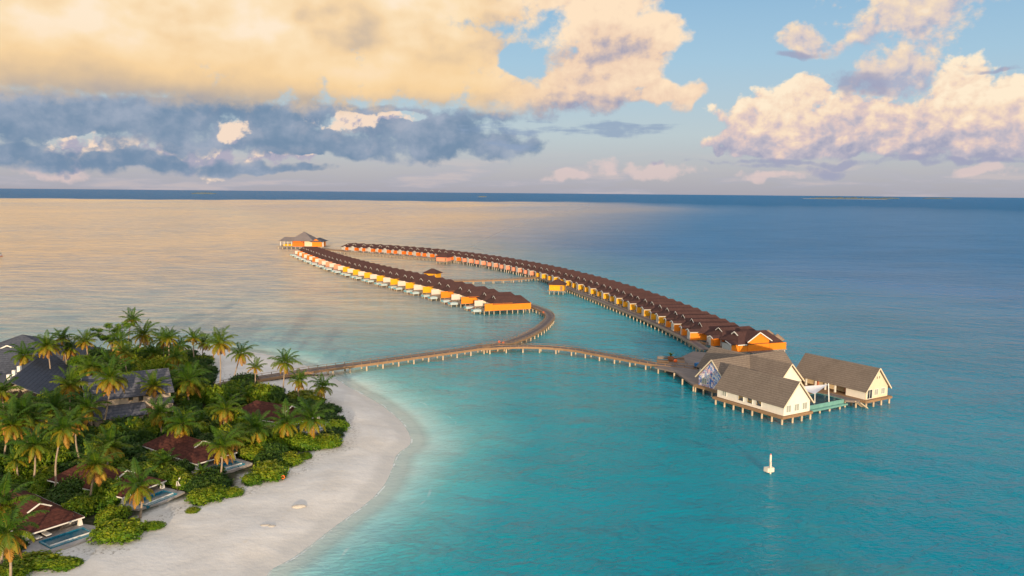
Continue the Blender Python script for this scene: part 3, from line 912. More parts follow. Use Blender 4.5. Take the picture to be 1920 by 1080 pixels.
# end house of the outer row, gable turned to the camera
(c, rz) = ROWR[26]
rz = R(21); s = -3.65
EH = empty('end_villa', (c[0] - math.sin(rz) * s, c[1] + math.cos(rz) * s, 0), rz)
tag(EH, 'orange end villa with white edged gable facing the grey roofed pavilions', 'villa', 'villas of the outer row')
m = MB(); t = 0.14; zg = ZR - 1.3 * SLOPE
m.plate([(-0.35, 0, ZR), (RL, 0, ZR), (RL + 2.4, 4.15, ZE), (-2.4, 4.15, ZE), (-0.1, 1.3, zg)], t, M_VROOF)
m.plate([(-0.35, 0, ZR), (RL, 0, ZR), (RL + 2.4, -4.6, ZE - 0.26), (-2.4, -4.6, ZE - 0.26), (-0.1, -1.3, zg)], t, M_VROOF)
m.plate([(-0.1, 1.3, zg), (-0.1, -1.3, zg), (-2.4, -4.6, ZE - 0.26), (-2.4, 4.15, ZE)], t, M_VROOF)
m.plate([(RL, 0, ZR), (RL + 2.4, -4.6, ZE - 0.26), (RL + 2.4, 4.15, ZE)], t, M_VROOF)
gx, gz, ghw = 4.3, 6.55, 3.9
for s_ in (-1, 1):
    m.plate([(gx, -4.9, gz), (gx, 2.5, gz), (gx + s_ * ghw, 2.5, gz - ghw * 0.62), (gx + s_ * ghw, -4.9, gz - ghw * 0.62)], t, M_VROOF)
m.build('roof', EH)
m = MB()
for s_ in (-1, 1):
    m.beam((-0.40, 0, ZR + 0.03), (-0.25, s_ * 1.45, ZR - 1.45 * SLOPE + 0.03), 0.1, 0.26, M_TRIM)
    m.beam((gx, -5.0, gz - 0.02), (gx + s_ * (ghw + 0.1), -5.0, gz - ghw * 0.62 - 0.08), 0.1, 0.24, M_TRIM)
m.beam((-2.5, -4.72, ZE - 0.34), (gx - ghw, -4.72, ZE - 0.34), 0.08, 0.2, M_TRIM)
m.build('gable_trim', EH)
m = MB()
m.box(-1.6, RL + 1.5, -4.3, 3.55, 1.5, 3.4, M_ORANGE)
m.box(-4.1, -1.6, -4.1, 0.0, 1.6, 3.6, M_ORANGE)
m.box(-4.2, -4.102, -4.1, 0.0, 1.6, 3.6, M_GREYP)
m.slab([(gx - ghw + 0.5, -4.5), (gx + ghw - 0.5, -4.5), (gx + ghw - 0.5, -4.3), (gx - ghw + 0.5, -4.3)], 1.5, gz - (ghw - 0.5) * 0.62 - 0.16, M_ORANGE)
m.poly([(gx - ghw + 0.5, -4.5, gz - (ghw - .5) * 0.62 - 0.16), (gx + ghw - 0.5, -4.5, gz - (ghw - .5) * 0.62 - 0.16), (gx, -4.5, gz - 0.16)], M_ORANGE)
m.build('wall', EH)
m = MB(); m.box(gx + ghw - 0.4, gx + ghw + 5.2, -4.5, -4.25, 1.5, 3.3, M_ORANGE); m.build('garden_screen', EH)
m = MB(); m.box(-4.4, 13.6, -4.6, 3.6, 1.25, 1.48, M_WOODG); m.box(1.0, 8.0, -6.2, -4.6, 1.28, 1.5, M_DECK); m.build('deck', EH)
m = MB(); m.box(-0.8, 1.2, -4.33, -4.29, 3.05, 3.2, M_DARKW); m.build('vent', EH)
m = MB(); m.plate([(-4.5, -2.0, 4.25), (-0.8, -2.0, 4.25), (-0.8, -4.5, 3.6), (-4.5, -4.5, 3.6)], 0.1, M_VROOF); m.plate([(-4.5, -2.0, 4.25), (-0.8, -2.0, 4.25), (-0.8, 0.4, 3.6), (-4.5, 0.4, 3.6)], 0.1, M_VROOF)
m.beam((-4.55, -2.0, 4.23), (-4.55, -4.5, 3.58), 0.1, 0.2, M_TRIM); m.build('annex_roof', EH)
stilts(EH, [(x, y) for x in (-4, -1, 2, 5, 8, 11, 13.2) for y in (-4.2, 3.0)], 1.3, M_STILT)

def thatched_hut(x, y, zt, r, label, group):
    o = empty('thatched_hut', (x, y, 0)); tag(o, label, 'hut', group)
    m = MB(); n = 14
    ring = [(r * math.cos(2 * PI * k / n), r * math.sin(2 * PI * k / n), zt - r * 0.75) for k in range(n)]
    ring2 = [(0.45 * r * math.cos(2 * PI * k / n), 0.45 * r * math.sin(2 * PI * k / n), zt - r * 0.30) for k in range(n)]
    for k in range(n):
        k2 = (k + 1) % n
        m.poly([ring[k], ring[k2], ring2[k2], ring2[k]], M_THATCH)
        m.poly([ring2[k], ring2[k2], (0, 0, zt)], M_THATCH)
    m.poly(ring[::-1], M_THATCH)
    m.build('thatch_roof', o)
    for k in range(4):
        a = PI / 4 + k * PI / 2
        mm = MB(); mm.tube([(0.7 * r * math.cos(a), 0.7 * r * math.sin(a), 1.3), (0.7 * r * math.cos(a), 0.7 * r * math.sin(a), zt - r * 0.7)], 0.1, M_STILT, 6); mm.build('post', o)
    mm = MB(); mm.slab([(0.95 * r * math.cos(2 * PI * k / 8), 0.95 * r * math.sin(2 * PI * k / 8)) for k in range(8)], 1.1, 1.3, M_WOODG); mm.build('floor', o)
    mm = MB(); mm.tube([(0, 0, -1), (0, 0, 1.1)], 0.5, M_STILT, 8); mm.build('stilt', o)
hx = P(1439.5, 640, 1.6); thatched_hut(hx[0], hx[1], 5.0, 2.3, 'taller thatched umbrella hut behind the orange end villa', 'thatched huts')
hx = P(1457, 643.5, 1.6); thatched_hut(hx[0], hx[1], 4.3, 2.1, 'lower thatched umbrella hut beside the orange garden screen', 'thatched huts')
# ------------------------------------------------------------------ walkways on piles
def offset_line(pts, d):
    out = []
    for i in range(len(pts)):
        a = np.array(pts[max(i - 1, 0)]); b_ = np.array(pts[min(i + 1, len(pts) - 1)])
        t = (b_ - a) / (np.linalg.norm(b_ - a) + 1e-9)
        out.append((pts[i][0] - t[1] * d, pts[i][1] + t[0] * d))
    return out
def walk_at(pts, step):
    """points and headings every step metres"""
    res = []; acc = 0.0; nxt = step * 0.5
    for i in range(len(pts) - 1):
        a = np.array(pts[i]); b_ = np.array(pts[i + 1]); L = np.linalg.norm(b_ - a)
        while nxt <= acc + L:
            t = (nxt - acc) / L; p_ = a + (b_ - a) * t
            res.append((p_[0], p_[1], math.atan2(*(b_ - a)[::-1]))); nxt += step
        acc += L
    return res
def walkway(name, pts, w, z, label, step=4.6, fascia=M_FASCIA, rail=True, piles=True, track=True, railh=0.55, fh=0.5, zend=None, pile_far=0):
    o = empty(name, (pts[0][0], pts[0][1], 0)); ox, oy = pts[0][0], pts[0][1]
    tag(o, label, 'walkway')
    L = [(p_[0] - ox, p_[1] - oy) for p_ in pts]
    zz = [z] * len(L)
    if zend is not None:
        for i in range(min(5, len(L))): zz[i] = zend + (z - zend) * i / 5
    def strip(m, off, hw, zt, zb, mat):
        a = offset_line(L, off - hw); b_ = offset_line(L, off + hw); n = len(L)
        vs = []
        for i in range(n):
            vs += [(a[i][0], a[i][1], zz[i] + zb), (a[i][0], a[i][1], zz[i] + zt), (b_[i][0], b_[i][1], zz[i] + zt), (b_[i][0], b_[i][1], zz[i] + zb)]
        fs = [(4 * i + k, 4 * i + (k + 1) % 4, 4 * i + 4 + (k + 1) % 4, 4 * i + 4 + k) for i in range(n - 1) for k in range(4)]
        fs += [(0, 1, 2, 3), (4 * n - 1, 4 * n - 2, 4 * n - 3, 4 * n - 4)]
        m.mesh(vs, fs, mat)
    m = MB(); strip(m, 0, w / 2 - 0.16, 0, -0.2, M_DECK); m.build('deck', o)
    if track:
        m = MB(); strip(m, 0, w * 0.17, 0.008, -0.05, M_TRACK); m.build('track', o)
    m = MB()
    for s in (-1, 1): strip(m, s * (w / 2 - 0.08), 0.08, 0.06, -fh, fascia)
    m.build('edge_beam', o)
    if rail:
        m = MB()
        for s in (-1, 1):
            e = offset_line(L, s * (w / 2 - 0.12))
            for (x, y, a) in walk_at(e, 2.3): m.box(x - 0.06, x + 0.06, y - 0.06, y + 0.06, z, z + railh, M_RAIL)
            strip(m, s * (w / 2 - 0.12), 0.035, railh - 0.02, railh - 0.10, M_RAIL)
        m.build('railing', o)
    if piles:
        P_ = []
        for (x, y, a) in walk_at(L, step):
            for s in (-1, 1):
                P_.append((x - math.sin(a) * s * (w / 2 - 0.35), y + math.cos(a) * s * (w / 2 - 0.35)))
        P_.sort(key=lambda q: (q[0] + ox) ** 2 + (q[1] + oy) ** 2)
        k = ('pile', round(z, 2))
        if k not in STILT_MESH:
            m = MB(); m.tube([(0, 0, -1.5), (0, 0, z - 0.2)], 0.2, M_PILE, 8); STILT_MESH[k] = m.data('pile', True)
        for (x, y) in P_[:100]: link('pile', STILT_MESH[k], o, (x, y, 0))
        if len(P_) > 100:
            m = MB()
            for (x, y) in P_[100:]: m.tube([(x, y, -1.5), (x, y, z - 0.2)], 0.2, M_PILE, 6)
            tag(m.build('piles', o), kind='stuff')
    return o

main_px = [(398, 724), (425, 719), (470, 711), (560, 697), (640, 686), (720, 675.5), (800, 664.5), (870, 655), (912, 649)]
MAIN = smooth_open([P(*p_, 1.7) for p_ in main_px], 5)
walkway('beach_jetty', MAIN, 3.4, 1.70, 'long straight timber jetty from the beach to the walkway fork', 4.4, zend=1.25)
fork_px = [(898, 650), (925, 646.5), (948, 643), (980, 632), (1010, 616.5), (1026, 603), (1031.5, 594), (1026, 585.5), (1010, 577.5), (990, 571), (975, 567)]
FORK = smooth_open([P(*p_, 1.66) for p_ in fork_px], 5)
walkway('curved_walkway', FORK, 3.2, 1.66, 'timber walkway looping round to the inner villa row', 3.6)
east_px = [(900, 652), (940, 649.5), (985, 648.5), (1030, 650), (1080, 655), (1130, 664), (1180, 673), (1225, 681), (1262, 685), (1290, 687), (1312, 690)]
EAST = smooth_open([P(*p_, 1.62) for p_ in east_px], 5)
walkway('reception_walkway', EAST, 3.0, 1.62, 'gently curving timber walkway from the fork to the white pavilions', 4.8)
# walkway behind the outer row, measured along its deck
rw = [(643, 471.5), (690, 474.5), (740, 478.5), (790, 482.5), (840, 487), (880, 490), (915, 494.5), (955, 503), (995, 514), (1030, 526), (1056, 536.5), (1085, 547.5), (1120, 561), (1160, 577), (1200, 593), (1240, 610.5), (1270, 625), (1300, 640.5), (1322, 655)]
RWALK = smooth_open([P(*p_, 1.6) for p_ in rw], 4)
walkway('villa_walkway', RWALK[::-1], 2.7, 1.60, 'long timber walkway serving the outer villa row', 3.4, fascia=M_WOODG, rail=False)
CR = smooth_open([P(*p_, 1.64) for p_ in [(838, 526.5), (880, 526.2), (920, 525), (960, 523.5), (985, 521.5), (1005, 519)]], 4)
walkway('link_walkway', CR, 2.6, 1.64, 'straight link walkway joining the inner and outer rows mid way', 5.0, track=False)
FARW = smooth_open([P(*p_, 1.62) for p_ in [(604, 466.5), (625, 468.5), (645, 470.5), (655, 472.2)]], 4)
walkway('far_walkway', FARW, 2.8, 1.62, 'short far walkway between the pyramid roofed restaurant and outer row', 5.5, track=False)
# walkway of the inner row, behind its roofs
IN = [(c[0] + math.cos(rz) * 15.5, c[1] + math.sin(rz) * 15.5) for (c, rz) in ROWL]
walkway('inner_walkway', smooth_open(IN[::-1], 3), 2.6, 1.58, 'walkway running behind the inner villa row roofs', 5.0, rail=False, track=False)

def ring_buoy(x, y, z, label, sc_=0.55, post=1.0):
    o = empty('life_ring', (x, y, z)); tag(o, label, 'life ring', 'life rings')
    m = MB(); N_, n_ = 18, 8
    vs, fs = [], []
    for i in range(N_):
        a = 2 * PI * i / N_
        for k in range(n_):
            b_ = 2 * PI * k / n_
            r = 0.42 + 0.12 * math.cos(b_)
            vs.append((r * math.cos(a), 0.12 * math.sin(b_) - 0.14, post + 0.25 + r * math.sin(a)))
            fs.append((i * n_ + k, i * n_ + (k + 1) % n_, ((i + 1) % N_) * n_ + (k + 1) % n_, ((i + 1) % N_) * n_ + k))
    o.scale = (sc_,) * 3
    m.mesh(vs, fs, M_LIFE); m.build('ring', o, smooth=True)
    m = MB(); m.box(-0.06, 0.06, -0.02, 0.10, 0.0, post + 0.6, M_RAIL); m.build('post', o)
    return o
a = P(943.5, 646, 1.7); ring_buoy(a[0], a[1], 1.66, 'orange life ring on post at the walkway fork, the nearer one', post=0.7)
a = P(936, 643.5, 1.7); ring_buoy(a[0], a[1], 1.66, 'orange life ring on far edge of the walkway fork', post=0.6)
a = P(1019, 588.5, 1.7); ring_buoy(a[0], a[1], 1.66, 'orange life ring at the bend of the curved walkway', post=0.9)
a = P(531, 898, 1.2); ring_buoy(a[0], a[1], ground_z(*a) - 0.05, 'orange life ring on post before the beach bush', post=0.8)

# small pavilions along the rows
def hip_pavilion(name, px, py, w, d, rz, wallmat, label, roofmat=None, zt=6.3, ze=4.2, zf=1.7):
    x, y = P(px, py, 1.6)
    o = empty(name, (x, y, 0), rz); tag(o, label, 'pavilion', 'small pavilions by the walkways')
    rm = roofmat or M_VROOF
    m = MB(); hw, hd = w / 2 + 0.8, d / 2 + 0.8
    rl = max(0.0, hw - hd) + 0.15
    A, B_ = (-rl, 0, zt), (rl, 0, zt)
    m.plate([A, B_, (hw, -hd, ze), (-hw, -hd, ze)], 0.12, rm); m.plate([B_, A, (-hw, hd, ze), (hw, hd, ze)], 0.12, rm)
    m.plate([A, (-hw, -hd, ze), (-hw, hd, ze)], 0.12, rm); m.plate([B_, (hw, hd, ze), (hw, -hd, ze)], 0.12, rm)
    m.build('roof', o)
    m = MB(); m.box(-w / 2, w / 2, -d / 2, d / 2, zf, ze + 0.15, wallmat); m.build('wall', o)
    m = MB(); m.box(w / 2 - 1.6, w / 2 - 0.4, -d / 2 - 0.04, -d / 2 - 0.003, zf + 0.1, zf + 2.0, M_FASCIA); m.build('door', o)
    m = MB(); m.box(-w / 2 - 0.7, w / 2 + 0.7, -d / 2 - 0.7, d / 2 + 0.7, zf - 0.25, zf - 0.004, M_WOODG); m.build('deck', o)
    stilts(o, [(i * w / 2 * 0.95 + (0 if abs(i) == 1 else 0), j * (d / 2 + 0.4)) for i in (-1, -0.33, 0.33, 1) for j in (-1, 1)], zf - 0.2, M_PILE)
    return o
hip_pavilion('water_pavilion', 832, 489.5, 7.4, 5.0, R(-24), M_PINK, 'coral pink pavilion with brown hipped roof on the outer walkway')
hip_pavilion('water_pavilion', 1045, 544.0, 6.2, 5.0, R(-12), M_AMBER, 'yellow pavilion with brown hipped roof on the outer walkway')
hip_pavilion('water_pavilion', 811, 521.5, 6.4, 5.5, R(-20), M_AMBER, 'small brown roofed pavilion rising behind the inner row')

# restaurant at the far end of the inner row
x, y = P(571, 463, 1.0)
SP = empty('restaurant', (x, y, 0), R(-4)); tag(SP, 'orange over water restaurant with tall grey pyramid roof at the far end', 'restaurant')
m = MB()
def hip(m, cx, cy, hw, hd, zt, ze, rl, mat, ax='x'):
    if ax == 'x': A, B_ = (cx - rl, cy, zt), (cx + rl, cy, zt)
    else: A, B_ = (cx, cy - rl, zt), (cx, cy + rl, zt)
    q_ = [(cx - hw, cy - hd, ze), (cx + hw, cy - hd, ze), (cx + hw, cy + hd, ze), (cx - hw, cy + hd, ze)]
    if ax == 'x':
        m.plate([A, B_, q_[1], q_[0]], 0.15, mat); m.plate([B_, A, q_[3], q_[2]], 0.15, mat)
        m.plate([A, q_[0], q_[3]], 0.15, mat); m.plate([B_, q_[2], q_[1]], 0.15, mat)
    else:
        m.plate([A, q_[0], q_[1]], 0.15, mat); m.plate([B_, q_[2], q_[3]], 0.15, mat)
        m.plate([A, B_, q_[3], q_[0]], 0.15, mat); m.plate([B_, A, q_[1], q_[2]], 0.15, mat)
hip(m, 0, 0, 8.6, 7.5, 11.6, 5.6, 0.1, M_SROOF)
hip(m, -10.5, 2.0, 6.5, 5.0, 7.6, 5.0, 4.0, M_SROOF)
hip(m, 10.5, -1.0, 4.6, 6.5, 7.6, 5.2, 2.5, M_BROOF, 'y')
m.build('roof', SP)
m = MB()
m.box(-6.5, 1.0, -5.0, 5.5, 1.6, 5.7, M_RED); m.box(1.0, 6.5, -3.0, 5.5, 1.6, 5.6, M_CREAM)
m.box(7.2, 13.8, -6.0, 3.5, 1.6, 5.1, M_ORANGE)
m.box(-14.5, -5.5, -1.5, 5.0, 1.6, 2.8, M_AMBER)
m.build('wall', SP)
m = MB()
m.poly([(-6.4, -5.6, 4.4), (0.8, -5.6, 4.4), (-2.8, -5.6, 6.6)], M_RED)
m.poly([(7.0, -6.4, 4.9), (13.6, -6.4, 4.9), (10.3, -6.4, 7.0)], M_ORANGE)
m.plate([(-2.8, -6.0, 6.7), (-2.8, -1.0, 6.7), (1.2, -1.0, 4.3), (1.2, -6.0, 4.3)], 0.12, M_SROOF)
m.plate([(-2.8, -6.0, 6.7), (-2.8, -1.0, 6.7), (-6.8, -1.0, 4.3), (-6.8, -6.0, 4.3)], 0.12, M_SROOF)
m.plate([(10.3, -6.7, 7.1), (10.3, -2.0, 7.1), (14.2, -2.0, 4.8), (14.2, -6.7, 4.8)], 0.12, M_BROOF)
m.plate([(10.3, -6.7, 7.1), (10.3, -2.0, 7.1), (6.4, -2.0, 4.8), (6.4, -6.7, 4.8)], 0.12, M_RED)
m.build('front_gables', SP)
for xx in (-16, -13.4, -10.8, -8.2):
    m = MB(); m.box(xx - 0.15, xx + 0.15, -2.4, -2.1, 1.6, 5.0, M_TRIM); m.build('column', SP)
for xx in (14.2, 14.9): 
    m = MB(); m.box(xx - 0.15, xx + 0.15, -5.6, -5.3, 1.6, 5.2, M_TRIM); m.build('column', SP)
m = MB(); m.box(-17, 16, -7, 8, 1.25, 1.58, M_WOODG); m.build('deck', SP)
SP.scale = (1.1, 1.1, 1.08)
stilts(SP, [(xx, -6.6) for xx in range(-16, 17, 3)], 1.3, M_PILE, 0.25)
# ------------------------------------------------------------------ white pavilions on piles (own frame: x to the right, y away to the left)
TH = R(31.7); CN = P(1470, 781.5, 1.6)
def cw(x, y): return (CN[0] + x * math.cos(TH) - y * math.sin(TH), CN[1] + x * math.sin(TH) + y * math.cos(TH))
def cplace(name, x, y):
    p_ = cw(x, y); return empty(name, (p_[0], p_[1], 0), TH)
ZD, ZEV, ZRG = 1.6, 3.92, 7.9
def gable_roof(m, x0, x1, y0, y1, axis, mat, ze=ZEV, zr=ZRG, ov=0.55, oe=0.45, t=0.16):
    """pitched roof over a rectangle; axis = ridge direction; ov at the eaves, oe at the gables"""
    if axis == 'y':
        c_ = (x0 + x1) / 2; h = (x1 - x0) / 2; sl = (zr - ze) / h
        for s in (-1, 1):
            m.plate([(c_, y0 - oe, zr), (c_, y1 + oe, zr), (c_ + s * (h + ov), y1 + oe, ze - ov * sl), (c_ + s * (h + ov), y0 - oe, ze - ov * sl)], t, mat)
    else:
        c_ = (y0 + y1) / 2; h = (y1 - y0) / 2; sl = (zr - ze) / h
        for s in (-1, 1):
            m.plate([(x0 - oe, c_, zr), (x1 + oe, c_, zr), (x1 + oe, c_ + s * (h + ov), ze - ov * sl), (x0 - oe, c_ + s * (h + ov), ze - ov * sl)], t, mat)
def gable_wall(m, x0, x1, y0, y1, axis, at, mat, z0=ZD, ze=ZEV, zr=ZRG, th=0.18):
    """pentagon end wall at coordinate `at`, thickness inward"""
    if axis == 'y':
        c_ = (x0 + x1) / 2
        f = lambda yy: [(x0, yy, z0), (x1, yy, z0), (x1, yy, ze - 0.15), (c_, yy, zr - 0.2), (x0, yy, ze - 0.15)]
    else:
        c_ = (y0 + y1) / 2
        f = lambda xx: [(xx, y0, z0), (xx, y1, z0), (xx, y1, ze - 0.15), (xx, c_, zr - 0.2), (xx, y0, ze - 0.15)]
    a, b_ = f(at), f(at + th)
    n = 5
    m.mesh(a + b_, [tuple(range(n)), tuple(range(2 * n - 1, n - 1, -1))] + [(i, n + i, n + (i + 1) % n, (i + 1) % n) for i in range(n)], mat)
def barge(root, x0, x1, y0, y1, axis, at, mat, ze=ZEV, zr=ZRG, ov=0.55):
    if axis == 'y':
        c_ = (x0 + x1) / 2; h = (x1 - x0) / 2; sl = (zr - ze) / h
        for s in (-1, 1): m = MB(); m.beam((c_, at, zr - 0.06), (c_ + s * (h + ov + .05), at, ze - (ov + .05) * sl - 0.06), 0.08, 0.24, mat); m.build('bargeboard', root)
    else:
        c_ = (y0 + y1) / 2; h = (y1 - y0) / 2; sl = (zr - ze) / h
        for s in (-1, 1): m = MB(); m.beam((at, c_, zr - 0.06), (at, c_ + s * (h + ov + .05), ze - (ov + .05) * sl - 0.06), 0.08, 0.24, mat); m.build('bargeboard', root)
def window(root, face, at, u0, u1, z0, z1, pane, name='window', bars=2):
    """framed window on a wall; face 'x' = wall plane x=at looking to -x, 'y' = wall plane y=at looking to -y"""
    def bxx(m, ua, ub, za, zb, d0, d1, mat):
        if face == 'x': m.box(at - d1, at - d0, ua, ub, za, zb, mat)
        else: m.box(ua, ub, at - d1, at - d0, za, zb, mat)
    m = MB(); f = 0.10
    bxx(m, u0 - f, u1 + f, z1, z1 + f, 0.003, 0.09, M_TRIM); bxx(m, u0 - f, u1 + f, z0 - f, z0, 0.003, 0.09, M_TRIM)
    bxx(m, u0 - f, u0, z0, z1, 0.003, 0.09, M_TRIM); bxx(m, u1, u1 + f, z0, z1, 0.003, 0.09, M_TRIM)
    for k in range(1, bars):
        uu = u0 + (u1 - u0) * k / bars
        bxx(m, uu - 0.035, uu + 0.035, z0, z1, 0.003, 0.07, M_TRIM)
    w = m.build(name, root)
    m = MB(); bxx(m, u0, u1, z0, z1, 0.002, 0.03, pane); m.build('pane', w)
    return w
def piles_at(root, pts, z1):
    stilts(root, pts, z1, M_PILE, 0.2)

# front pavilion
B1 = cplace('white_pavilion', 0, 0); tag(B1, 'white boarded pavilion with steep grey roof, nearest of the over water group', 'pavilion', 'white pavilions on piles')
X0, X1, Y0, Y1 = 0.35, 7.75, 0.4, 17.4
m = MB(); gable_roof(m, X0, X1, Y0, Y1, 'y', M_GROOF); m.build('roof', B1)
m = MB()
m.box(X0, X0 + 0.18, Y0 + 0.18, Y1 - 0.18, ZD, ZEV - 0.12, M_WHITE); m.box(X1 - 0.18, X1, Y0 + 0.18, Y1 - 0.18, ZD, ZEV - 0.12, M_WHITE)
gable_wall(m, X0, X1, Y0, Y1, 'y', Y0, M_WHITE); gable_wall(m, X0, X1, Y0, Y1, 'y', Y1 - 0.18, M_WHITE)
m.build('wall', B1)
barge(B1, X0, X1, Y0, Y1, 'y', Y0 - 0.50, M_CREAM)
for u in (12.75, 8.1, 5.75): pass
window(B1, 'x', X0, 14.9, 16.0, 2.25, 3.45, M_BLIND)
M_VIEW, b = new_mat('lit_room_glass')
p_ = texco('Object'); xx, yy, zz2 = sep(p_); nz = noise(p_, 0.9, 3)
c_ = mixc(sstep(nz, 0.45, 0.6), (0.30, 0.20, 0.06), (0.05, 0.06, 0.09)); c_ = mixc(sstep(zz2, 2.6, 2.2), c_, (0.06, 0.05, 0.05))  # amber patches put a lit room's glow into the pane colour
setin(b, 'Base Color', c_); b.inputs['Roughness'].default_value = 0.08; b.inputs['Specular IOR Level'].default_value = 0.7
for u0 in (10.4, 8.1, 5.8): window(B1, 'x', X0, u0, u0 + 1.25, 2.2, 3.5, M_VIEW, bars=1)
for u0 in (1.0, 3.3, 5.6): window(B1, 'y', Y0, u0, u0 + 1.25, 2.2, 3.45, M_BLIND)
m = MB(); m.box(-0.4, 8.25, -0.05, 18.0, ZD - 0.50, ZD - 0.005, M_FASCIA); m.build('deck', B1)
piles_at(B1, [(0.0, 0.4 + 2.43 * k) for k in range(8)] + [(2.7, 0.2), (5.3, 0.2), (7.8, 0.2)] + [(7.8, 6), (7.8, 12), (7.8, 17)], ZD - 0.4)

# right pavilion with the open veranda
B2 = cplace('white_pavilion', 24.2, 0); tag(B2, 'cream pavilion with steep grey roof and columned veranda, rightmost of the group', 'pavilion', 'white pavilions on piles')
X0, X1, Y0, Y1 = 0.8, 8.0, 0.3, 18.0
m = MB(); gable_roof(m, X0, X1, Y0, Y1, 'y', M_GROOF); m.build('roof', B2)
m = MB()
m.box(X0, X0 + 0.18, Y0 + 0.18, 5.0, ZD, ZEV - 0.12, M_WHITE); m.box(X0 + 0.18, 3.0, 4.82, 5.0, ZD, ZEV - 0.12, M_GREYP)
m.box(X1 - 0.18, X1, Y0 + 0.18, Y1 - 0.18, ZD, ZEV - 0.12, M_WHITE)
m.box(2.9, 3.05, 5.0, 17.8, ZD, ZEV + 1.2, M_CURT)
gable_wall(m, X0, X1, Y0, Y1, 'y', Y0, M_CREAM); gable_wall(m, X0, X1, Y0, Y1, 'y', Y1 - 0.18, M_CREAM)
m.build('wall', B2)
barge(B2, X0, X1, Y0, Y1, 'y', Y0 - 0.50, M_CREAM)
for yy_ in (7.7, 10.15, 12.65, 15.1, 17.4):
    m = MB(); m.box(X0 - 0.02, X0 + 0.28, yy_ - 0.15, yy_ + 0.15, ZD, ZEV - 0.1, M_TRIM); m.build('column', B2)
window(B2, 'y', Y0, 1.2, 2.75, 1.75, 3.55, M_GLASSD, 'glass_door', 2)
window(B2, 'y', Y0, 3.5, 4.7, 2.25, 3.45, M_BLIND); window(B2, 'y', Y0, 5.75, 6.95, 2.25, 3.45, M_BLIND)
for u0 in (3.3, 4.1, 4.9):
    m = MB(); m.box(u0, u0 + 0.22, Y0 - 0.02, Y0 - 0.003, 5.6, 6.1, M_DARKW); m.build('gable_vent', B2)
for yy_ in (6.2, 11.4, 13.9):
    m = MB(); m.box(2.84, 2.897, yy_ - 0.6, yy_ + 0.6, ZD, ZEV, M_DARKW if yy_ > 6.5 and yy_ < 12 else M_PINK); m.build('drape', B2)
m = MB(); m.box(-0.2, 8.75, -0.4, 18.4, ZD - 0.50, ZD - 0.006, M_FASCIA); m.build('deck', B2)
piles_at(B2, [(0.6, 0.0), (3.0, 0.0), (5.6, 0.0), (8.3, 0.0), (8.3, 6), (8.3, 12), (8.3, 17), (0.0, 3.0), (0, 7), (0, 12)], ZD - 0.4)

# cross-shaped pavilion with the painted gable
B3 = cplace('white_pavilion', 16, 23.2); tag(B3, 'cross roofed white pavilion with a painted blue and pink gable', 'pavilion', 'white pavilions on piles')
HWc = 4.0
m = MB(); gable_roof(m, -11.3, 10.6, -HWc, HWc, 'x', M_GROOF); gable_roof(m, -HWc, HWc, -11.1, 11.3, 'y', M_GROOF, zr=ZRG - 0.004); m.build('roof', B3)
m = MB()
gable_wall(m, 0, 0, -HWc, HWc, 'x', 10.4, M_WHITE)
gable_wall(m, -HWc, HWc, 0, 0, 'y', -11.0, M_WHITE); gable_wall(m, -HWc, HWc, 0, 0, 'y', 11.0, M_WHITE)
for s in (-1, 1):
    m.box(-11.1, -HWc + 0.1, s * HWc - 0.09, s * HWc + 0.09, ZD, ZEV - 0.12, M_WHITE); m.box(HWc - 0.1, 10.4, s * HWc - 0.09, s * HWc + 0.09, ZD, ZEV - 0.12, M_WHITE)
    m.box(s * HWc - 0.09, s * HWc + 0.09, -10.8, -HWc - 0.1, ZD, ZEV - 0.12, M_WHITE); m.box(s * HWc - 0.09, s * HWc + 0.09, HWc + 0.1, 11.0, ZD, ZEV - 0.12, M_WHITE)
m.build('wall', B3)
m = MB(); gable_wall(m, 0, 0, -HWc, HWc, 'x', -11.3, M_MURAL); m.build('painted_gable', B3)
window(B3, 'x', -11.3, 1.6, 2.9, 2.1, 3.3, M_BLIND)
barge(B3, 0, 0, -HWc, HWc, 'x', -11.80, M_CREAM); barge(B3, -HWc, HWc, 0, 0, 'y', -11.6, M_CREAM)
m = MB(); m.box(-12.4, 11.0, -5.1, 4.6, ZD - 0.45, ZD - 0.01, M_FASCIA); m.box(-4.8, 8.4, -15.6, -5.1, ZD - 0.45, ZD - 0.012, M_FASCIA); m.box(-4.8, 4.8, 4.6, 11.6, ZD - 0.45, ZD - 0.012, M_FASCIA); m.build('deck', B3)
piles_at(B3, [(-12.0, 4.2), (-12.0, 1.7), (-12.0, -0.8), (-12.0, -3.3), (-9, 4.2), (10, 4), (-4.4, 10), (4.4, 10)], ZD - 0.4)

# arrival deck between the walkways and the cross-shaped pavilion
AD = cplace('arrival_deck', 12, 36); tag(AD, 'broad timber arrival deck behind the painted gable', 'deck')
m = MB(); m.slab([(-8.6, -8.6), (-1.0, -8.3), (3.0, -2.5), (3.2, 0.9), (10.0, 1.0), (23.0, 14.0), (19.0, 20.0), (2.0, 11.5), (-3.2, 10.2), (-2.5, 4.0)], ZD - 0.4, ZD - 0.03, M_DECK); m.build('floor', AD)
piles_at(AD, [(-8.0, -8.0), (-5.6, -2), (-3, 3.5), (-2.6, 9.5), (5, 12), (11, 15), (17, 18)], ZD - 0.3)

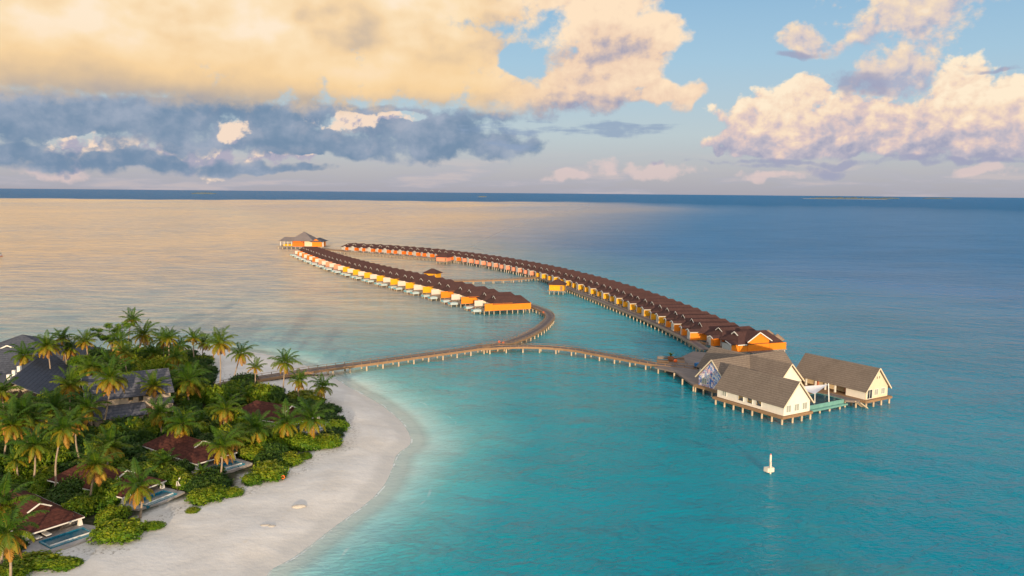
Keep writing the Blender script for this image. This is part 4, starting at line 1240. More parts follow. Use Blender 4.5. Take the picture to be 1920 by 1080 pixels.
# pool deck, pool, sail
PL = cplace('swimming_pool', 9.0, 2.6); tag(PL, 'aqua edged infinity pool between the two front pavilions', 'pool')
m = MB(); m.box(0.6, 12.2, 0.0, 0.22, 0.55, 1.72, M_AQUAG); m.box(0.6, 0.82, 0.22, 6.2, 0.55, 1.72, M_AQUAG); m.box(11.98, 12.2, 0.22, 6.2, 0.55, 1.72, M_AQUAG); m.box(0.6, 12.2, 6.2, 6.42, 0.55, 1.68, M_AQUAG); m.box(0.82, 11.98, 0.22, 6.2, 0.55, 0.75, M_AQUAG)
m.build('basin', PL)
m = MB(); m.box(0.82, 11.98, 0.22, 6.2, 0.752, 1.64, M_POOLD); m.build('pool_water', PL)
m = MB(); m.box(0.3, 12.5, -0.75, -0.02, 0.60, 0.95, M_AQUAG); m.build('overflow_channel', PL)
piles_at(PL, [(1.2, -0.4), (4.2, -0.4), (7.2, -0.4), (10.4, -0.4), (12.0, 5.5)], 0.6)
PD = cplace('pool_deck', 8.3, 8.9); tag(PD, 'timber sun deck round the infinity pool', 'deck')
m = MB(); m.slab([(0.0, 0.15), (12.95, 0.15), (12.95, -6.6), (14.5, -8.1), (15.6, -8.1), (15.6, 9.5), (9.0, 9.5), (9.0, -1.2 + 0.5), (9.0, 6.0), (0.0, 6.0)][0:6] + [(0.0, 9.5)], ZD - 0.42, ZD - 0.02, M_DECK)
m.box(0.0, 1.25, -7.2, 0.12, ZD - 0.42, ZD - 0.024, M_DECK); m.build('floor', PD)
piles_at(PD, [(13.4, -6.2), (15.0, -7.6), (0.6, -6.6)], ZD - 0.4)
SL = cplace('shade_sail', 18.2, 5.6); tag(SL, 'grey white triangular shade sail on a leaning white pole', 'shade sail')
a, b_, c_ = Vector((-5.6, 2.6, 4.1)), Vector((0.4, -1.0, 4.7)), Vector((-4.4, -1.6, 3.4))
m = MB(); n = 8; grid = {}
for i in range(n + 1):
    for j in range(n + 1 - i):
        u, v = i / n, j / n; w_ = 1 - u - v
        sag = 0.55 * (27 * u * v * w_) * 0.5
        grid[(i, j)] = a * w_ + b_ * u + c_ * v - Vector((0, 0, sag))
for i in range(n):
    for j in range(n - i):
        m.poly([grid[(i, j)], grid[(i + 1, j)], grid[(i, j + 1)]], M_SAIL)
        if j < n - i - 1: m.poly([grid[(i + 1, j)], grid[(i + 1, j + 1)], grid[(i, j + 1)]], M_SAIL)
m.build('sail', SL)
m = MB(); m.tube([(-1.6, -2.9, 1.5), (0.45, -1.0, 4.85)], 0.12, M_TRIM, 8); m.build('pole', SL)
m = MB(); m.tube([(-4.4, -1.7, 1.0), (-4.4, -1.6, 3.45)], 0.09, M_TRIM, 8); m.build('post', SL)
m = MB(); m.tube([(-5.6, 2.7, 1.5), (-5.6, 2.6, 4.15)], 0.09, M_TRIM, 8); m.build('post', SL)
ST = cplace('sea_stairs', 22.4, 0.9); tag(ST, 'timber steps going down to the water under the cream pavilion', 'stairs')
m = MB()
for i in range(7): m.box(0.1 + i * 0.38, 0.42 + i * 0.38, -1.2, 0.0, 1.32 - i * 0.23, 1.38 - i * 0.23, M_PILE)
m.build('treads', ST)
for s in (-1.25, 0.05):
    m = MB(); m.beam((0, s, 1.5), (2.75, s, -0.15), 0.08, 0.22, M_PILE); m.build('stringer', ST)

# planter with a small palm, orange buoy and blue cart by the arrival deck
x, y = P(1258, 678, 1.7)
LP = empty('lookout_platform', (x, y, 0), R(-8)); tag(LP, 'small railed platform beside the reception walkway', 'platform')
m = MB(); m.box(-3.4, 3.4, -0.2, 2.6, 1.25, 1.585, M_FASCIA); m.build('floor', LP)
m = MB()
for (a0, b0) in (((-3.3, 0.4), (-3.3, 2.5)), ((-3.3, 2.5), (3.3, 2.5)), ((3.3, 2.5), (3.3, 0.4))):
    m.beam((a0[0], a0[1], 2.45), (b0[0], b0[1], 2.45), 0.1, 0.12, M_RAIL); m.beam((a0[0], a0[1], 2.0), (b0[0], b0[1], 2.0), 0.06, 0.4, M_RAIL)
m.build('railing', LP)
piles_at(LP, [(-3.0, 2.2), (3.0, 2.2)], 1.3)
PT = empty('plant_pot', (x + 0.2, y + 1.3, 1.585)); tag(PT, 'reddish brown plant pot with a small palm on the lookout platform', 'plant pot')
m = MB(); m.tube([(0, 0, 0), (0, 0, 0.5), (0, 0, 1.1), (0, 0, 1.15)], [0.55, 0.75, 0.8, 0.6], M_RUST, 12); m.build('pot', PT)
M_LEAF0 = plain('pot_palm_leaf', (0.10, 0.16, 0.02), 0.6, 0.3)
m = MB(); rnd = random.Random(3)
for k in range(14):
    a_ = rnd.random() * 6.28; le = 0.9 + rnd.random() * 0.5
    p0 = Vector((0, 0, 1.1)); p1 = Vector((math.cos(a_) * le * 0.5, math.sin(a_) * le * 0.5, 1.1 + le * 0.8)); p2 = Vector((math.cos(a_) * le, math.sin(a_) * le, 1.1 + le * 0.7))
    sdv = Vector((-math.sin(a_), math.cos(a_), 0)) * 0.16
    m.poly([p0 - sdv * .3, p0 + sdv * .3, p1 + sdv, p1 - sdv], M_LEAF0); m.poly([p1 - sdv, p1 + sdv, p2], M_LEAF0)
m.build('leaves', PT)
xx_, yy_ = P(1266, 677.5, 1.8)
o = empty('mooring_buoy', (xx_, yy_ - 0.3, 1.62)); tag(o, 'orange ball buoy lying on the lookout platform', 'buoy')
m = MB(); m.tube([(0, 0, z_) for z_ in (0, 0.15, 0.4, 0.65, 0.8)], [0.15, 0.4, 0.5, 0.4, 0.12], M_LIFE, 12); m.build('ball', o, smooth=True)
m = MB(); m.tube([(0, 0, 0.8), (0, 0, 0.95)], 0.07, M_DARKW, 6); m.build('neck', o)
M_BLUE = plain('blue_cloth', (0.02, 0.16, 0.42), 0.6, 0.2)
xx_, yy_ = P(1309, 689, 1.8)
o = empty('luggage_cart', (xx_, yy_, 1.64), TH); tag(o, 'blue covered luggage cart beside the painted gable', 'cart')
m = MB(); m.box(-0.8, 0.8, -0.5, 0.5, 0.35, 1.25, M_BLUE); m.build('cover', o)
m = MB(); m.box(-0.9, 0.9, -0.55, 0.55, 0.25, 0.345, M_DARKW); m.build('chassis', o)
for sx2 in (-0.6, 0.6):
    for sy2 in (-0.5, 0.5):
        m = MB(); m.tube([(sx2, sy2 - 0.06, 0.15), (sx2, sy2 + 0.06, 0.15)], 0.15, M_DARKW, 10); m.build('wheel', o)
# ------------------------------------------------------------------ foliage meshes
def leafmat(name, ramp_stops, trans=0.3, rough=0.5):
    m, b = new_mat(name)
    nt = m.node_tree
    a = attr('age'); r = objrand(); p = geom()
    n = noise(p, 0.6, 3, 0.6)
    f = sat(a + (r - 0.5) * 0.26 + (n - 0.5) * 0.30)
    c = ramp(f, ramp_stops)
    setin(b, 'Base Color', c); b.inputs['Roughness'].default_value = rough
    b.inputs['Specular IOR Level'].default_value = 0.3
    tl = nt.nodes.new('ShaderNodeBsdfTranslucent'); nt.links.new(c.k, tl.inputs[0])
    mx = nt.nodes.new('ShaderNodeMixShader'); mx.inputs[0].default_value = trans
    nt.links.new(b.outputs[0], mx.inputs[1]); nt.links.new(tl.outputs[0], mx.inputs[2])
    nt.links.new(mx.outputs[0], nt.nodes['Material Output'].inputs['Surface'])
    return m
M_FROND = leafmat('palm_frond', [(0.0, (0.045, 0.110, 0.008)), (0.30, (0.115, 0.180, 0.010)), (0.55, (0.250, 0.230, 0.012)), (0.78, (0.42, 0.26, 0.015)), (1.0, (0.46, 0.23, 0.05))])
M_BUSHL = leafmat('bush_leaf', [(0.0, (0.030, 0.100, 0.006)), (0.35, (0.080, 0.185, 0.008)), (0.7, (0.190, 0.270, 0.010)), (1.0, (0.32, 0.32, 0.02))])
M_DARKL = leafmat('dark_leaf', [(0.0, (0.014, 0.045, 0.008)), (0.5, (0.032, 0.090, 0.012)), (1.0, (0.085, 0.150, 0.015))])
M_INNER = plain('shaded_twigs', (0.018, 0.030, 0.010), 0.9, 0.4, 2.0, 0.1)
M_TRUNK = plain('palm_trunk', (0.34, 0.265, 0.20), 0.85, 0.3, 2.5, 0.2, streak=0.2)
M_BARK = plain('grey_bark', (0.17, 0.14, 0.11), 0.9, 0.3, 2.0, 0.2)
M_COCO = plain('coconut', (0.34, 0.20, 0.04), 0.6, 0.3, 3.0)

def leaf_mesh(name, quads, ages, mat, extra=None):
    """quads: (n,4,3) array"""
    n = len(quads)
    v = quads.reshape(-1, 3)
    me = bpy.data.meshes.new(name)
    verts = v.tolist(); faces = np.arange(n * 4).reshape(n, 4).tolist()
    mats = [mat]; mi = [0] * n; ag = list(ages)
    if extra:
        ev, ef, emat = extra
        o = len(verts); verts += [tuple(q_) for q_ in ev]; faces += [tuple(o + i for i in f) for f in ef]
        mats.append(emat); mi += [1] * len(ef); ag += [0.0] * len(ef)
    me.from_pydata(verts, [], faces)
    for m_ in mats: me.materials.append(m_)
    me.polygons.foreach_set('material_index', mi)
    at = me.attributes.new('age', 'FLOAT', 'FACE'); at.data.foreach_set('value', np.array(ag, np.float32))
    me.update()
    return me

def palm_crown(seed, nf=24, L=3.1, droop=1.0, young=1.0, dry=3):
    rg = np.random.default_rng(seed)
    Q, A = [], []
    for i in range(nf + dry):
        az_ = i * 2.39996 + rg.uniform(-0.25, 0.25)
        t = i / nf
        if i < nf:
            e0 = math.radians(84 - 108 * t ** 0.9 + rg.uniform(-9, 9)); age = max(0.0, t - 0.25) * 0.95 + rg.uniform(-.06, .06)
            le = L * (0.75 + 0.3 * math.sin(PI * min(1, t + 0.25))) * rg.uniform(0.9, 1.1); dr = 1.15 * droop
        else:
            e0 = math.radians(rg.uniform(-60, -35)); le = L * rg.uniform(0.6, 0.85); dr = 0.8; age = rg.uniform(0.85, 1.05)
        # rachis
        n = 13; p_ = np.zeros((n, 3)); d_ = np.zeros((n, 3)); e = e0
        pos_ = np.array([0.0, 0.0, 0.0])
        for k in range(n):
            dirv = np.array([math.cos(e) * math.cos(az_), math.cos(e) * math.sin(az_), math.sin(e)])
            p_[k] = pos_; d_[k] = dirv
            pos_ = pos_ + dirv * le / (n - 1)
            e -= dr * math.radians(7.5) * (0.35 + 1.3 * k / n) * (0.6 + 0.4 * math.cos(e0))
            e = max(e, math.radians(-86))
        side = np.array([-math.sin(az_), math.cos(az_), 0.0])
        tw = rg.uniform(-0.5, 0.5)
        # stem
        for k in range(0, n - 1, 2):
            w_ = 0.05 * (1 - k / n) + 0.012
            b2 = min(k + 2, n - 1)
            Q.append([p_[k] - side * w_, p_[k] + side * w_, p_[b2] + side * w_ * .7, p_[b2] - side * w_ * .7]); A.append(min(1, age + 0.25))
        m_ = 25
        for j in range(m_):
            s = 0.10 + 0.90 * j / (m_ - 1)
            f = s * (n - 1); k = min(int(f), n - 2); u = f - k
            c = p_[k] * (1 - u) + p_[k + 1] * u; dv = d_[k] * (1 - u) + d_[k + 1] * u
            up = np.cross(side, dv); up /= np.linalg.norm(up) + 1e-9
            if up[2] < 0: up = -up
            ll = le * 0.215 * (math.sin(PI * (0.12 + 0.85 * s)) ** 0.7) * rg.uniform(0.85, 1.12)
            for sg in (-1, 1):
                sw = 0.45 + 0.5 * s
                v_ = sg * side * math.cos(sw * 0.8) + dv * math.sin(sw * 0.8) + up * (0.25 - 0.65 * rg.uniform(0.3, 1.0) - 0.3 * t + sg * tw * 0.4)
                v_ /= np.linalg.norm(v_)
                mid_ = c + v_ * ll * 0.5; tip = c + v_ * ll + np.array([0, 0, -1]) * ll * rg.uniform(0.12, 0.42)
                wv_ = dv * 0.070
                Q.append([c - wv_ * .5, mid_ - wv_, tip, mid_ + wv_]); A.append(np.clip(age + rg.uniform(-.05, .05) + 0.22 * max(0, s - 0.6) * (t > .4), 0, 1))
    return leaf_mesh('crown', np.array(Q, float), A, M_FROND)

CROWNS = [palm_crown(11, 21, 3.0, 1.0), palm_crown(23, 19, 3.1, 1.2, dry=4), palm_crown(37, 22, 2.9, 0.8, dry=2), palm_crown(41, 18, 3.0, 1.05, dry=5), palm_crown(59, 24, 3.2, 1.1, dry=3), palm_crown(67, 15, 2.6, 0.75, dry=1)]
def coco_mesh():
    mb = MB(); rd = random.Random(5)
    for k in range(7):
        a = k * 0.95; c = Vector((0.22 * math.cos(a), 0.22 * math.sin(a), -0.18 - 0.14 * rd.random()))
        mb.tube([c + Vector((0, 0, z_)) for z_ in (0.13, 0.07, -0.06, -0.13)], [0.03, 0.11, 0.11, 0.03], M_COCO, 7)
    return mb.data('coconuts', True)
COCO = coco_mesh()

def palm(cpx, cpy, zc, base, var, sc, label, group='coconut palms on the island', rot=None, kid=True):
    """crown seen at (cpx, cpy) at height zc; or trunk foot seen at base"""
    rd = random.Random(int(cpx * 7 + cpy * 13))
    if base is not None:
        bx_, by_ = P(base[0], base[1], 1.15); gz = ground_z(bx_, by_)
        bx_, by_ = P(base[0], base[1], gz)
        r_ = ray(cpx, cpy); yy = by_ + rd.uniform(-0.4, 0.4); t = yy / r_[1]
        c = Vector((r_[0] * t, yy, CAM_H + r_[2] * t))
    else:
        x, y = P(cpx, cpy, zc); c = Vector((x, y, zc))
        bx_, by_ = x + rd.uniform(-0.8, 0.8), y + rd.uniform(-0.8, 0.8); gz = ground_z(bx_, by_)
    o = empty('coconut_palm', (bx_, by_, gz), 0); tag(o, label, 'palm tree', group)
    v = c - Vector((bx_, by_, gz)); H = v.z
    n = 10; path, rads = [], []
    bow = Vector((rd.uniform(-.35, .35), rd.uniform(-.35, .35), 0))
    for k in range(n + 1):
        t = k / n
        path.append(Vector((v.x * t ** 1.25, v.y * t ** 1.25, H * t - 0.25 * (k == 0))) + bow * math.sin(PI * t) * 1.2)
        rads.append((0.155 - 0.060 * t + 0.08 * max(0, 0.12 - t) / 0.12 + 0.03 * (t > 0.93)) * (0.75 + 0.25 * sc))
    m = MB(); m.tube(path, rads, M_TRUNK, 9); m.build('trunk', o, smooth=True)
    cr = link('crown', CROWNS[var], o, v, rot if rot is not None else rd.uniform(0, 6.28))
    sc *= 1.22; cr.scale = (sc, sc, sc * rd.uniform(0.92, 1.05))
    tl = v.normalized(); cr.rotation_euler = (rd.uniform(-.10, .10), rd.uniform(-.10, .10), rd.uniform(0, 6.28))
    if kid and zc > 5:
        cc = link('coconuts', COCO, o, v); cc.scale = (sc,) * 3
    return o

PALMS = [
 (89, 649, 9, (96, 721), 4, 1.10, 'tall palm with curved pale trunk before the slate blue roof'),
 (46, 666, 9, (47, 716), 1, 1.12, 'palm standing before the white framed dormer of the slate roofed house'),
 (130, 654, 9, (133.6, 703), 3, 1.15, 'palm with a skirt of golden dead fronds right of the slate roof'),
 (115.5, 633, 10, None, 5, 0.95, 'sparse topped palm just behind the tall curved palm by the slate roof'),
 (224, 640, 10, (228.6, 699), 1, 1.20, 'palm with bright bare trunk rising behind the grey two storey house'),
 (247, 599, 12.5, (244, 668), 5, 1.15, 'tallest palm, beside the spreading broadleaf tree at the back shore'),
 (270, 628, 9.5, (273, 676), 4, 1.15, 'full crowned palm just right of the tallest palm on the back shore'),
 (305, 638, 8.5, (308, 684), 0, 1.0, 'palm in the back row midway above the grey two storey house'),
 (317, 634, 8.5, None, 2, 0.9, 'upright palm pressed against its neighbour in the back row'),
 (286, 663, 7.5, (288, 692), 3, 1.0, 'shorter palm just behind the grey ridge of the two storey house'),
 (338, 648, 8.5, (342, 688), 1, 1.0, 'palm with pale bent trunk above the right end of the grey ridge'),
 (363, 634, 9.5, (366, 688), 5, 1.05, 'slim palm in the back row with a spiky upright top'),
 (383, 643, 9, (384, 676), 0, 0.95, 'last palm of the back row before the open sand'),
 (412, 644, 10, (411, 747), 4, 1.05, 'tall palm leaning over the sand at the start of the jetty'),
 (452, 663, 9, (438, 717), 1, 1.05, 'leaning palm with dark drooping fronds behind the jetty'),
 (478.5, 689, 7, (476, 745), 5, 0.82, 'small slender palm in front of the jetty'),
 (534, 680, 8, (529, 751), 0, 1.02, 'single palm crossing the jetty line beside the open beach'),
 (560.6, 714, 6, (563, 752), 3, 0.85, 'yellowish palm beside the low bush on the beach point'),
 (604, 725, 6, (599, 757), 1, 0.95, 'outermost palm on the beach point'),
 (207, 710, 9.5, (192.5, 806), 4, 1.25, 'large palm leaning right before the grey two storey house'),
 (204, 684, 8, None, 2, 1.05, 'palm rising just above the left end of the grey ridge'),
 (287, 724, 8, (287.6, 783), 2, 0.98, 'upright palm in front of the cream wall of the two storey house'),
 (354, 714, 8, (358, 762), 4, 1.35, 'wide crowned palm right of the grey two storey house'),
 (166, 764, 8, (174.5, 810), 3, 1.20, 'golden skirted palm left of the lean to roof'),
 (100, 765, 8.5, (99, 820), 4, 1.15, 'tall green palm by the tennis court'),
 (40, 775, 8.5, None, 1, 1.20, 'green palm at left below the slate roofed house gable'),
 (133, 722, 8.5, None, 2, 1.05, 'palm filling the gap between the two grey roofed houses'),
 (12, 777, 9, (10, 850), 1, 1.15, 'palm at the left edge level with the tennis court'),
 (23, 798, 9, (8, 874), 3, 1.12, 'leaning palm at far left with yellow lower fronds'),
 (119, 805, 10.5, (108, 920), 3, 1.05, 'very tall palm with a long bent trunk left of the middle villa'),
 (143, 792, 8, None, 0, 0.9, 'pale yellow palm right behind the very tall bent palm'),
 (180, 872, 7, (167, 955), 3, 1.10, 'golden green palm before the second beach villa roof'),
 (340, 795, 8, (332, 853), 1, 1.05, 'golden palm standing over the third beach villa roof'),
 (416, 838, 7, (411, 905), 3, 1.05, 'palm beside the pool of the third beach villa'),
 (259, 912, 6.5, (262, 972), 3, 1.05, 'palm with hanging golden fronds over the second villa pool'),
 (14, 1000, 7.5, (19, 1100), 1, 1.15, 'nearest palm, at the left edge beside the front villa pool'),
 (4, 948, 8.5, None, 0, 1.15, 'palm overlapping the front villa roof at the left edge'),
 (422, 768, 7.5, (426, 812), 1, 1.05, 'palm left of the farthest beach villa roof'),
 (480, 804, 6.8, (489, 850), 4, 0.98, 'wide palm in front of the farthest beach villa'),
 (536, 793, 7, (533, 837), 3, 1.12, 'palm with orange brown fronds over the farthest villa pool'),
 (583, 786, 7, (578, 834), 4, 1.15, 'dark green palm at the beach end of the farthest villa'),
 (378, 884, 2.6, None, 5, 0.55, 'low young palm in the bushes beside the third villa pool'),
 (170, 690, 8, None, 0, 1.0, 'palm in front of the back thicket left of the grey ridge'),
 (60, 790, 7, None, 2, 1.0, 'palm in the hollow left of the tennis court'),
 (160, 640, 9, None, 2, 0.9, 'palm at the back shore between slate roof and broadleaf tree'),
 (2, 735, 8, None, 0, 1.1, 'palm under the left edge of the slate roofed house'),
 (232, 662, 8, None, 3, 1.0, 'palm crown below the bright trunked palm behind the grey house'),
   (64, 835, 7, None, 0, 1.05, 'palm deep in the thicket below the tennis court'),
  (300, 775, 6, None, 4, 0.9, 'palm between the grey house and the third beach villa'),
 (205, 838, 6.5, None, 2, 1.0, 'palm behind the roof ridge of the second beach villa'),
 (440, 822, 5.5, None, 0, 0.9, 'palm in the bushes left of the farthest villa pool'),
 (330, 670, 7.5, None, 1, 0.95, 'palm just behind the right end of the grey ridge'),
 (30, 862, 5, None, 5, 0.8, 'small yellowish palm in the thicket behind the front villa'),
]
for q_ in PALMS: palm(*q_[:6], q_[6])

# bushes: leaf clumps on a few overlapping lobes
def bush_mesh(seed, nl=2600, leaf=0.17, mat=None, r=(1.0, 1.0, 0.75), lobes=7, core=0.70, spread=0.55):
    rg = np.random.default_rng(seed)
    C_ = [(0, 0, 0.25, 0.8)]
    for k in range(lobes):
        a = rg.uniform(0, 6.28); d_ = spread * rg.uniform(0.5, 1.1)
        C_.append((d_ * math.cos(a), d_ * math.sin(a), rg.uniform(0.05, 0.5), rg.uniform(0.38, 0.62)))
    C_ = np.array(C_)
    Q, A = [], []
    wts = C_[:, 3] ** 2; wts /= wts.sum()
    ks = rg.choice(len(C_), nl, p=wts)
    for k in ks:
        c = C_[k]
        d_ = rg.normal(size=3); d_ /= np.linalg.norm(d_)
        if d_[2] < -0.25: d_[2] = -d_[2]
        rad = c[3] * (1.06 - 0.36 * rg.random() ** 1.5) * (1 + 0.20 * math.sin(6 * d_[0] + seed) * math.cos(5 * d_[1] + 2 * c[0]) + 0.10 * math.sin(13 * d_[2] + 9 * d_[1]))
        p_ = c[:3] + d_ * rad
        if p_[2] < -0.05: continue
        ins = ((p_ - C_[:, :3]) ** 2).sum(1) < (C_[:, 3] * 0.72) ** 2
        if ins.any() and rg.random() < 0.8: continue
        nrm = d_ + rg.normal(size=3) * 0.45 + np.array([0, 0, 0.25]); nrm /= np.linalg.norm(nrm)
        t1 = np.cross(nrm, rg.normal(size=3)); t1 /= np.linalg.norm(t1) + 1e-9; t2 = np.cross(nrm, t1)
        sz = leaf * rg.uniform(0.45, 1.35)
        Q.append([p_ - t1 * sz, p_ - t2 * sz * 0.55 + nrm * sz * .15, p_ + t1 * sz, p_ + t2 * sz * 0.55 + nrm * sz * .15])
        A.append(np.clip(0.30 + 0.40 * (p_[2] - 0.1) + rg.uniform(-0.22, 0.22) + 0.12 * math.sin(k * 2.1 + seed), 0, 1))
    for k in range(34):                      # loose shoots break the outline
        c = C_[rg.integers(len(C_))]
        d_ = rg.normal(size=3); d_[2] = abs(d_[2]) + 0.25; d_ /= np.linalg.norm(d_)
        p0 = c[:3] + d_ * c[3] * 0.9; ln = rg.uniform(0.15, 0.42)
        dr = d_ + np.array([0, 0, 0.5]) + rg.normal(size=3) * 0.3; dr /= np.linalg.norm(dr)
        for j in range(13):
            pp = p0 + dr * ln * j / 12 + rg.normal(size=3) * 0.03
            nrm = rg.normal(size=3); nrm /= np.linalg.norm(nrm)
            t1 = np.cross(nrm, rg.normal(size=3)); t1 /= np.linalg.norm(t1) + 1e-9; t2 = np.cross(nrm, t1); sz = leaf * rg.uniform(0.5, 1.0)
            Q.append([pp - t1 * sz, pp - t2 * sz * .55, pp + t1 * sz, pp + t2 * sz * .55]); A.append(np.clip(0.6 + rg.uniform(-.2, .3), 0, 1))
    Q = np.array(Q)
    # inner twigs
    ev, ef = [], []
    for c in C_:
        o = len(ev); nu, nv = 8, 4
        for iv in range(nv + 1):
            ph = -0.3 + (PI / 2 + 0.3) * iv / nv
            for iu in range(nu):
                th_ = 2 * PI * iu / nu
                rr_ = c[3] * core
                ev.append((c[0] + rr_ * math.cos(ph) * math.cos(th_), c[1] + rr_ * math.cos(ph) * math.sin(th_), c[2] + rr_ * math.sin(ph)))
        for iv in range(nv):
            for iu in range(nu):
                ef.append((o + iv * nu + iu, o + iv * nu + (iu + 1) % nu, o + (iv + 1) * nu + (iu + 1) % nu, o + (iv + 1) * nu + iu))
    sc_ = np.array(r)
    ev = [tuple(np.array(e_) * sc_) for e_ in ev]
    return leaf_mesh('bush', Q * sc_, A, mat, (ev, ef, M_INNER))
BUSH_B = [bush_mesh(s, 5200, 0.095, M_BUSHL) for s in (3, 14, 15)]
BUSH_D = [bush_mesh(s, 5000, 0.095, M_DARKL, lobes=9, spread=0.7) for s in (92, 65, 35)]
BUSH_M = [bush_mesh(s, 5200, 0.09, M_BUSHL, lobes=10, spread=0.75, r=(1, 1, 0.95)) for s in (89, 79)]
BUSHES = []
def bush(px, py, sx, sy, sz, meshes, label, group=None, name='bush', z=1.1, cat='bush'):
    x, y = P(px, py, z) if py is not None else px
    g_ = ground_z(x, y)
    rd = random.Random(int(x * 31 + y * 17))
    o = link(name, meshes[rd.randrange(len(meshes))], None, (x, y, g_ - 0.05), rd.uniform(0, 6.28))
    o.scale = (sx, sy, sz)
    tag(o, label, cat, group)
    BUSHES.append((x, y, max(sx, sy)))
    return o
LOWB = 'leafy bushes along the beach edge'
# bushes one can point at: (foot px, py, width, depth, height)
for q_ in [
 (212, 1010, 2.9, 2.7, 2.5, BUSH_B, 'large rounded yellow green bush between the front villa pool and the sand'),
 (285, 990, 1.5, 1.2, 1.0, BUSH_B, 'low bush trailing onto the sand right of the large rounded bush'),
 (60, 1062, 3.0, 2.2, 1.5, BUSH_B, 'wide low bush below the front villa pool at the bottom edge'),
 (115, 1062, 1.9, 1.5, 1.2, BUSH_B, 'bush at the corner of the front villa terrace on the sand'),
 (20, 1090, 2.2, 1.8, 1.5, BUSH_M, 'bush round the foot of the nearest palm'),
 (505, 890, 2.9, 2.6, 2.4, BUSH_B, 'big domed bush behind the orange life ring on the beach'),
 (478, 905, 1.6, 1.4, 1.2, BUSH_M, 'low bush at the left foot of the big domed bush'),
 (545, 868, 2.1, 1.8, 1.6, BUSH_M, 'bush trailing right of the big domed bush'),
 (572, 856, 1.4, 1.1, 0.9, BUSH_B, 'small pale bush at the edge of the farthest villa terrace'),
 (615, 832, 2.7, 2.4, 2.2, BUSH_B, 'rounded bush on the beach point before the outer sand'),
 (590, 838, 2.0, 1.7, 1.6, BUSH_M, 'bush left of the rounded bush on the beach point'),
 (628, 806, 2.0, 1.8, 1.8, BUSH_M, 'dark green bush on the seaward side of the beach point'),
 (612, 786, 2.0, 1.8, 1.6, BUSH_D, 'dark bush behind the dark green palm on the beach point'),
 (400, 934, 2.4, 2.0, 1.8, BUSH_B, 'bush at the foot of the palm by the third villa pool'),
 (372, 940, 1.9, 1.6, 1.6, BUSH_M, 'bush left of the palm by the third villa pool'),
 (440, 926, 1.6, 1.3, 1.1, BUSH_B, 'low bush reaching the sand right of the third villa pool'),
 (362, 958, 1.0, 0.9, 0.6, BUSH_B, 'small creeping bush alone on the sand before the third villa'),
 (200, 944, 2.5, 2.0, 2.9, BUSH_M, 'bush under the eave of the second villa beside the golden green palm'),
 (135, 930, 2.8, 2.2, 2.7, BUSH_D, 'dark bush left of the second villa roof'),
 (300, 872, 2.0, 1.8, 1.9, BUSH_M, 'bush at the left eave of the third villa'),
 (338, 905, 1.8, 1.6, 1.8, BUSH_B, 'bright bush before the corner column of the third villa'),
 (320, 905, 2.2, 2.2, 2.7, BUSH_B, 'tall rounded bush between the second and third beach villas'),
 (592, 752, 1.7, 1.2, 0.9, BUSH_M, 'low bush on the sand under the outermost palm'),
 (560, 757, 2.3, 1.5, 1.1, BUSH_D, 'flat bush near the yellowish palm on the beach point'),
 (500, 738, 3.2, 1.9, 2.0, BUSH_D, 'long dark bush beside the jetty start'),
 (455, 728, 2.6, 1.8, 2.3, BUSH_D, 'tall dark bush at the landward end of the jetty'),
 (430, 745, 2.2, 1.9, 1.9, BUSH_M, 'bright bush by the sandy path to the jetty'),
 (520, 747, 2.6, 1.2, 0.9, BUSH_B, 'light green hedge like bush behind the farthest villa roof'),
 (392, 700, 2.4, 2.2, 2.2, BUSH_D, 'brownish green bush at the corner of the sandy path'),
 (388, 725, 2.0, 1.8, 2.4, BUSH_D, 'dark bush along the left side of the sandy path'),
]: bush(q_[0], q_[1], *q_[2:6], q_[6], LOWB)

# understory, one bush after another, kept clear of houses, pools and paths
KEEP = []          # (x, y, radius) filled by the houses below
HOUSES_DONE = []
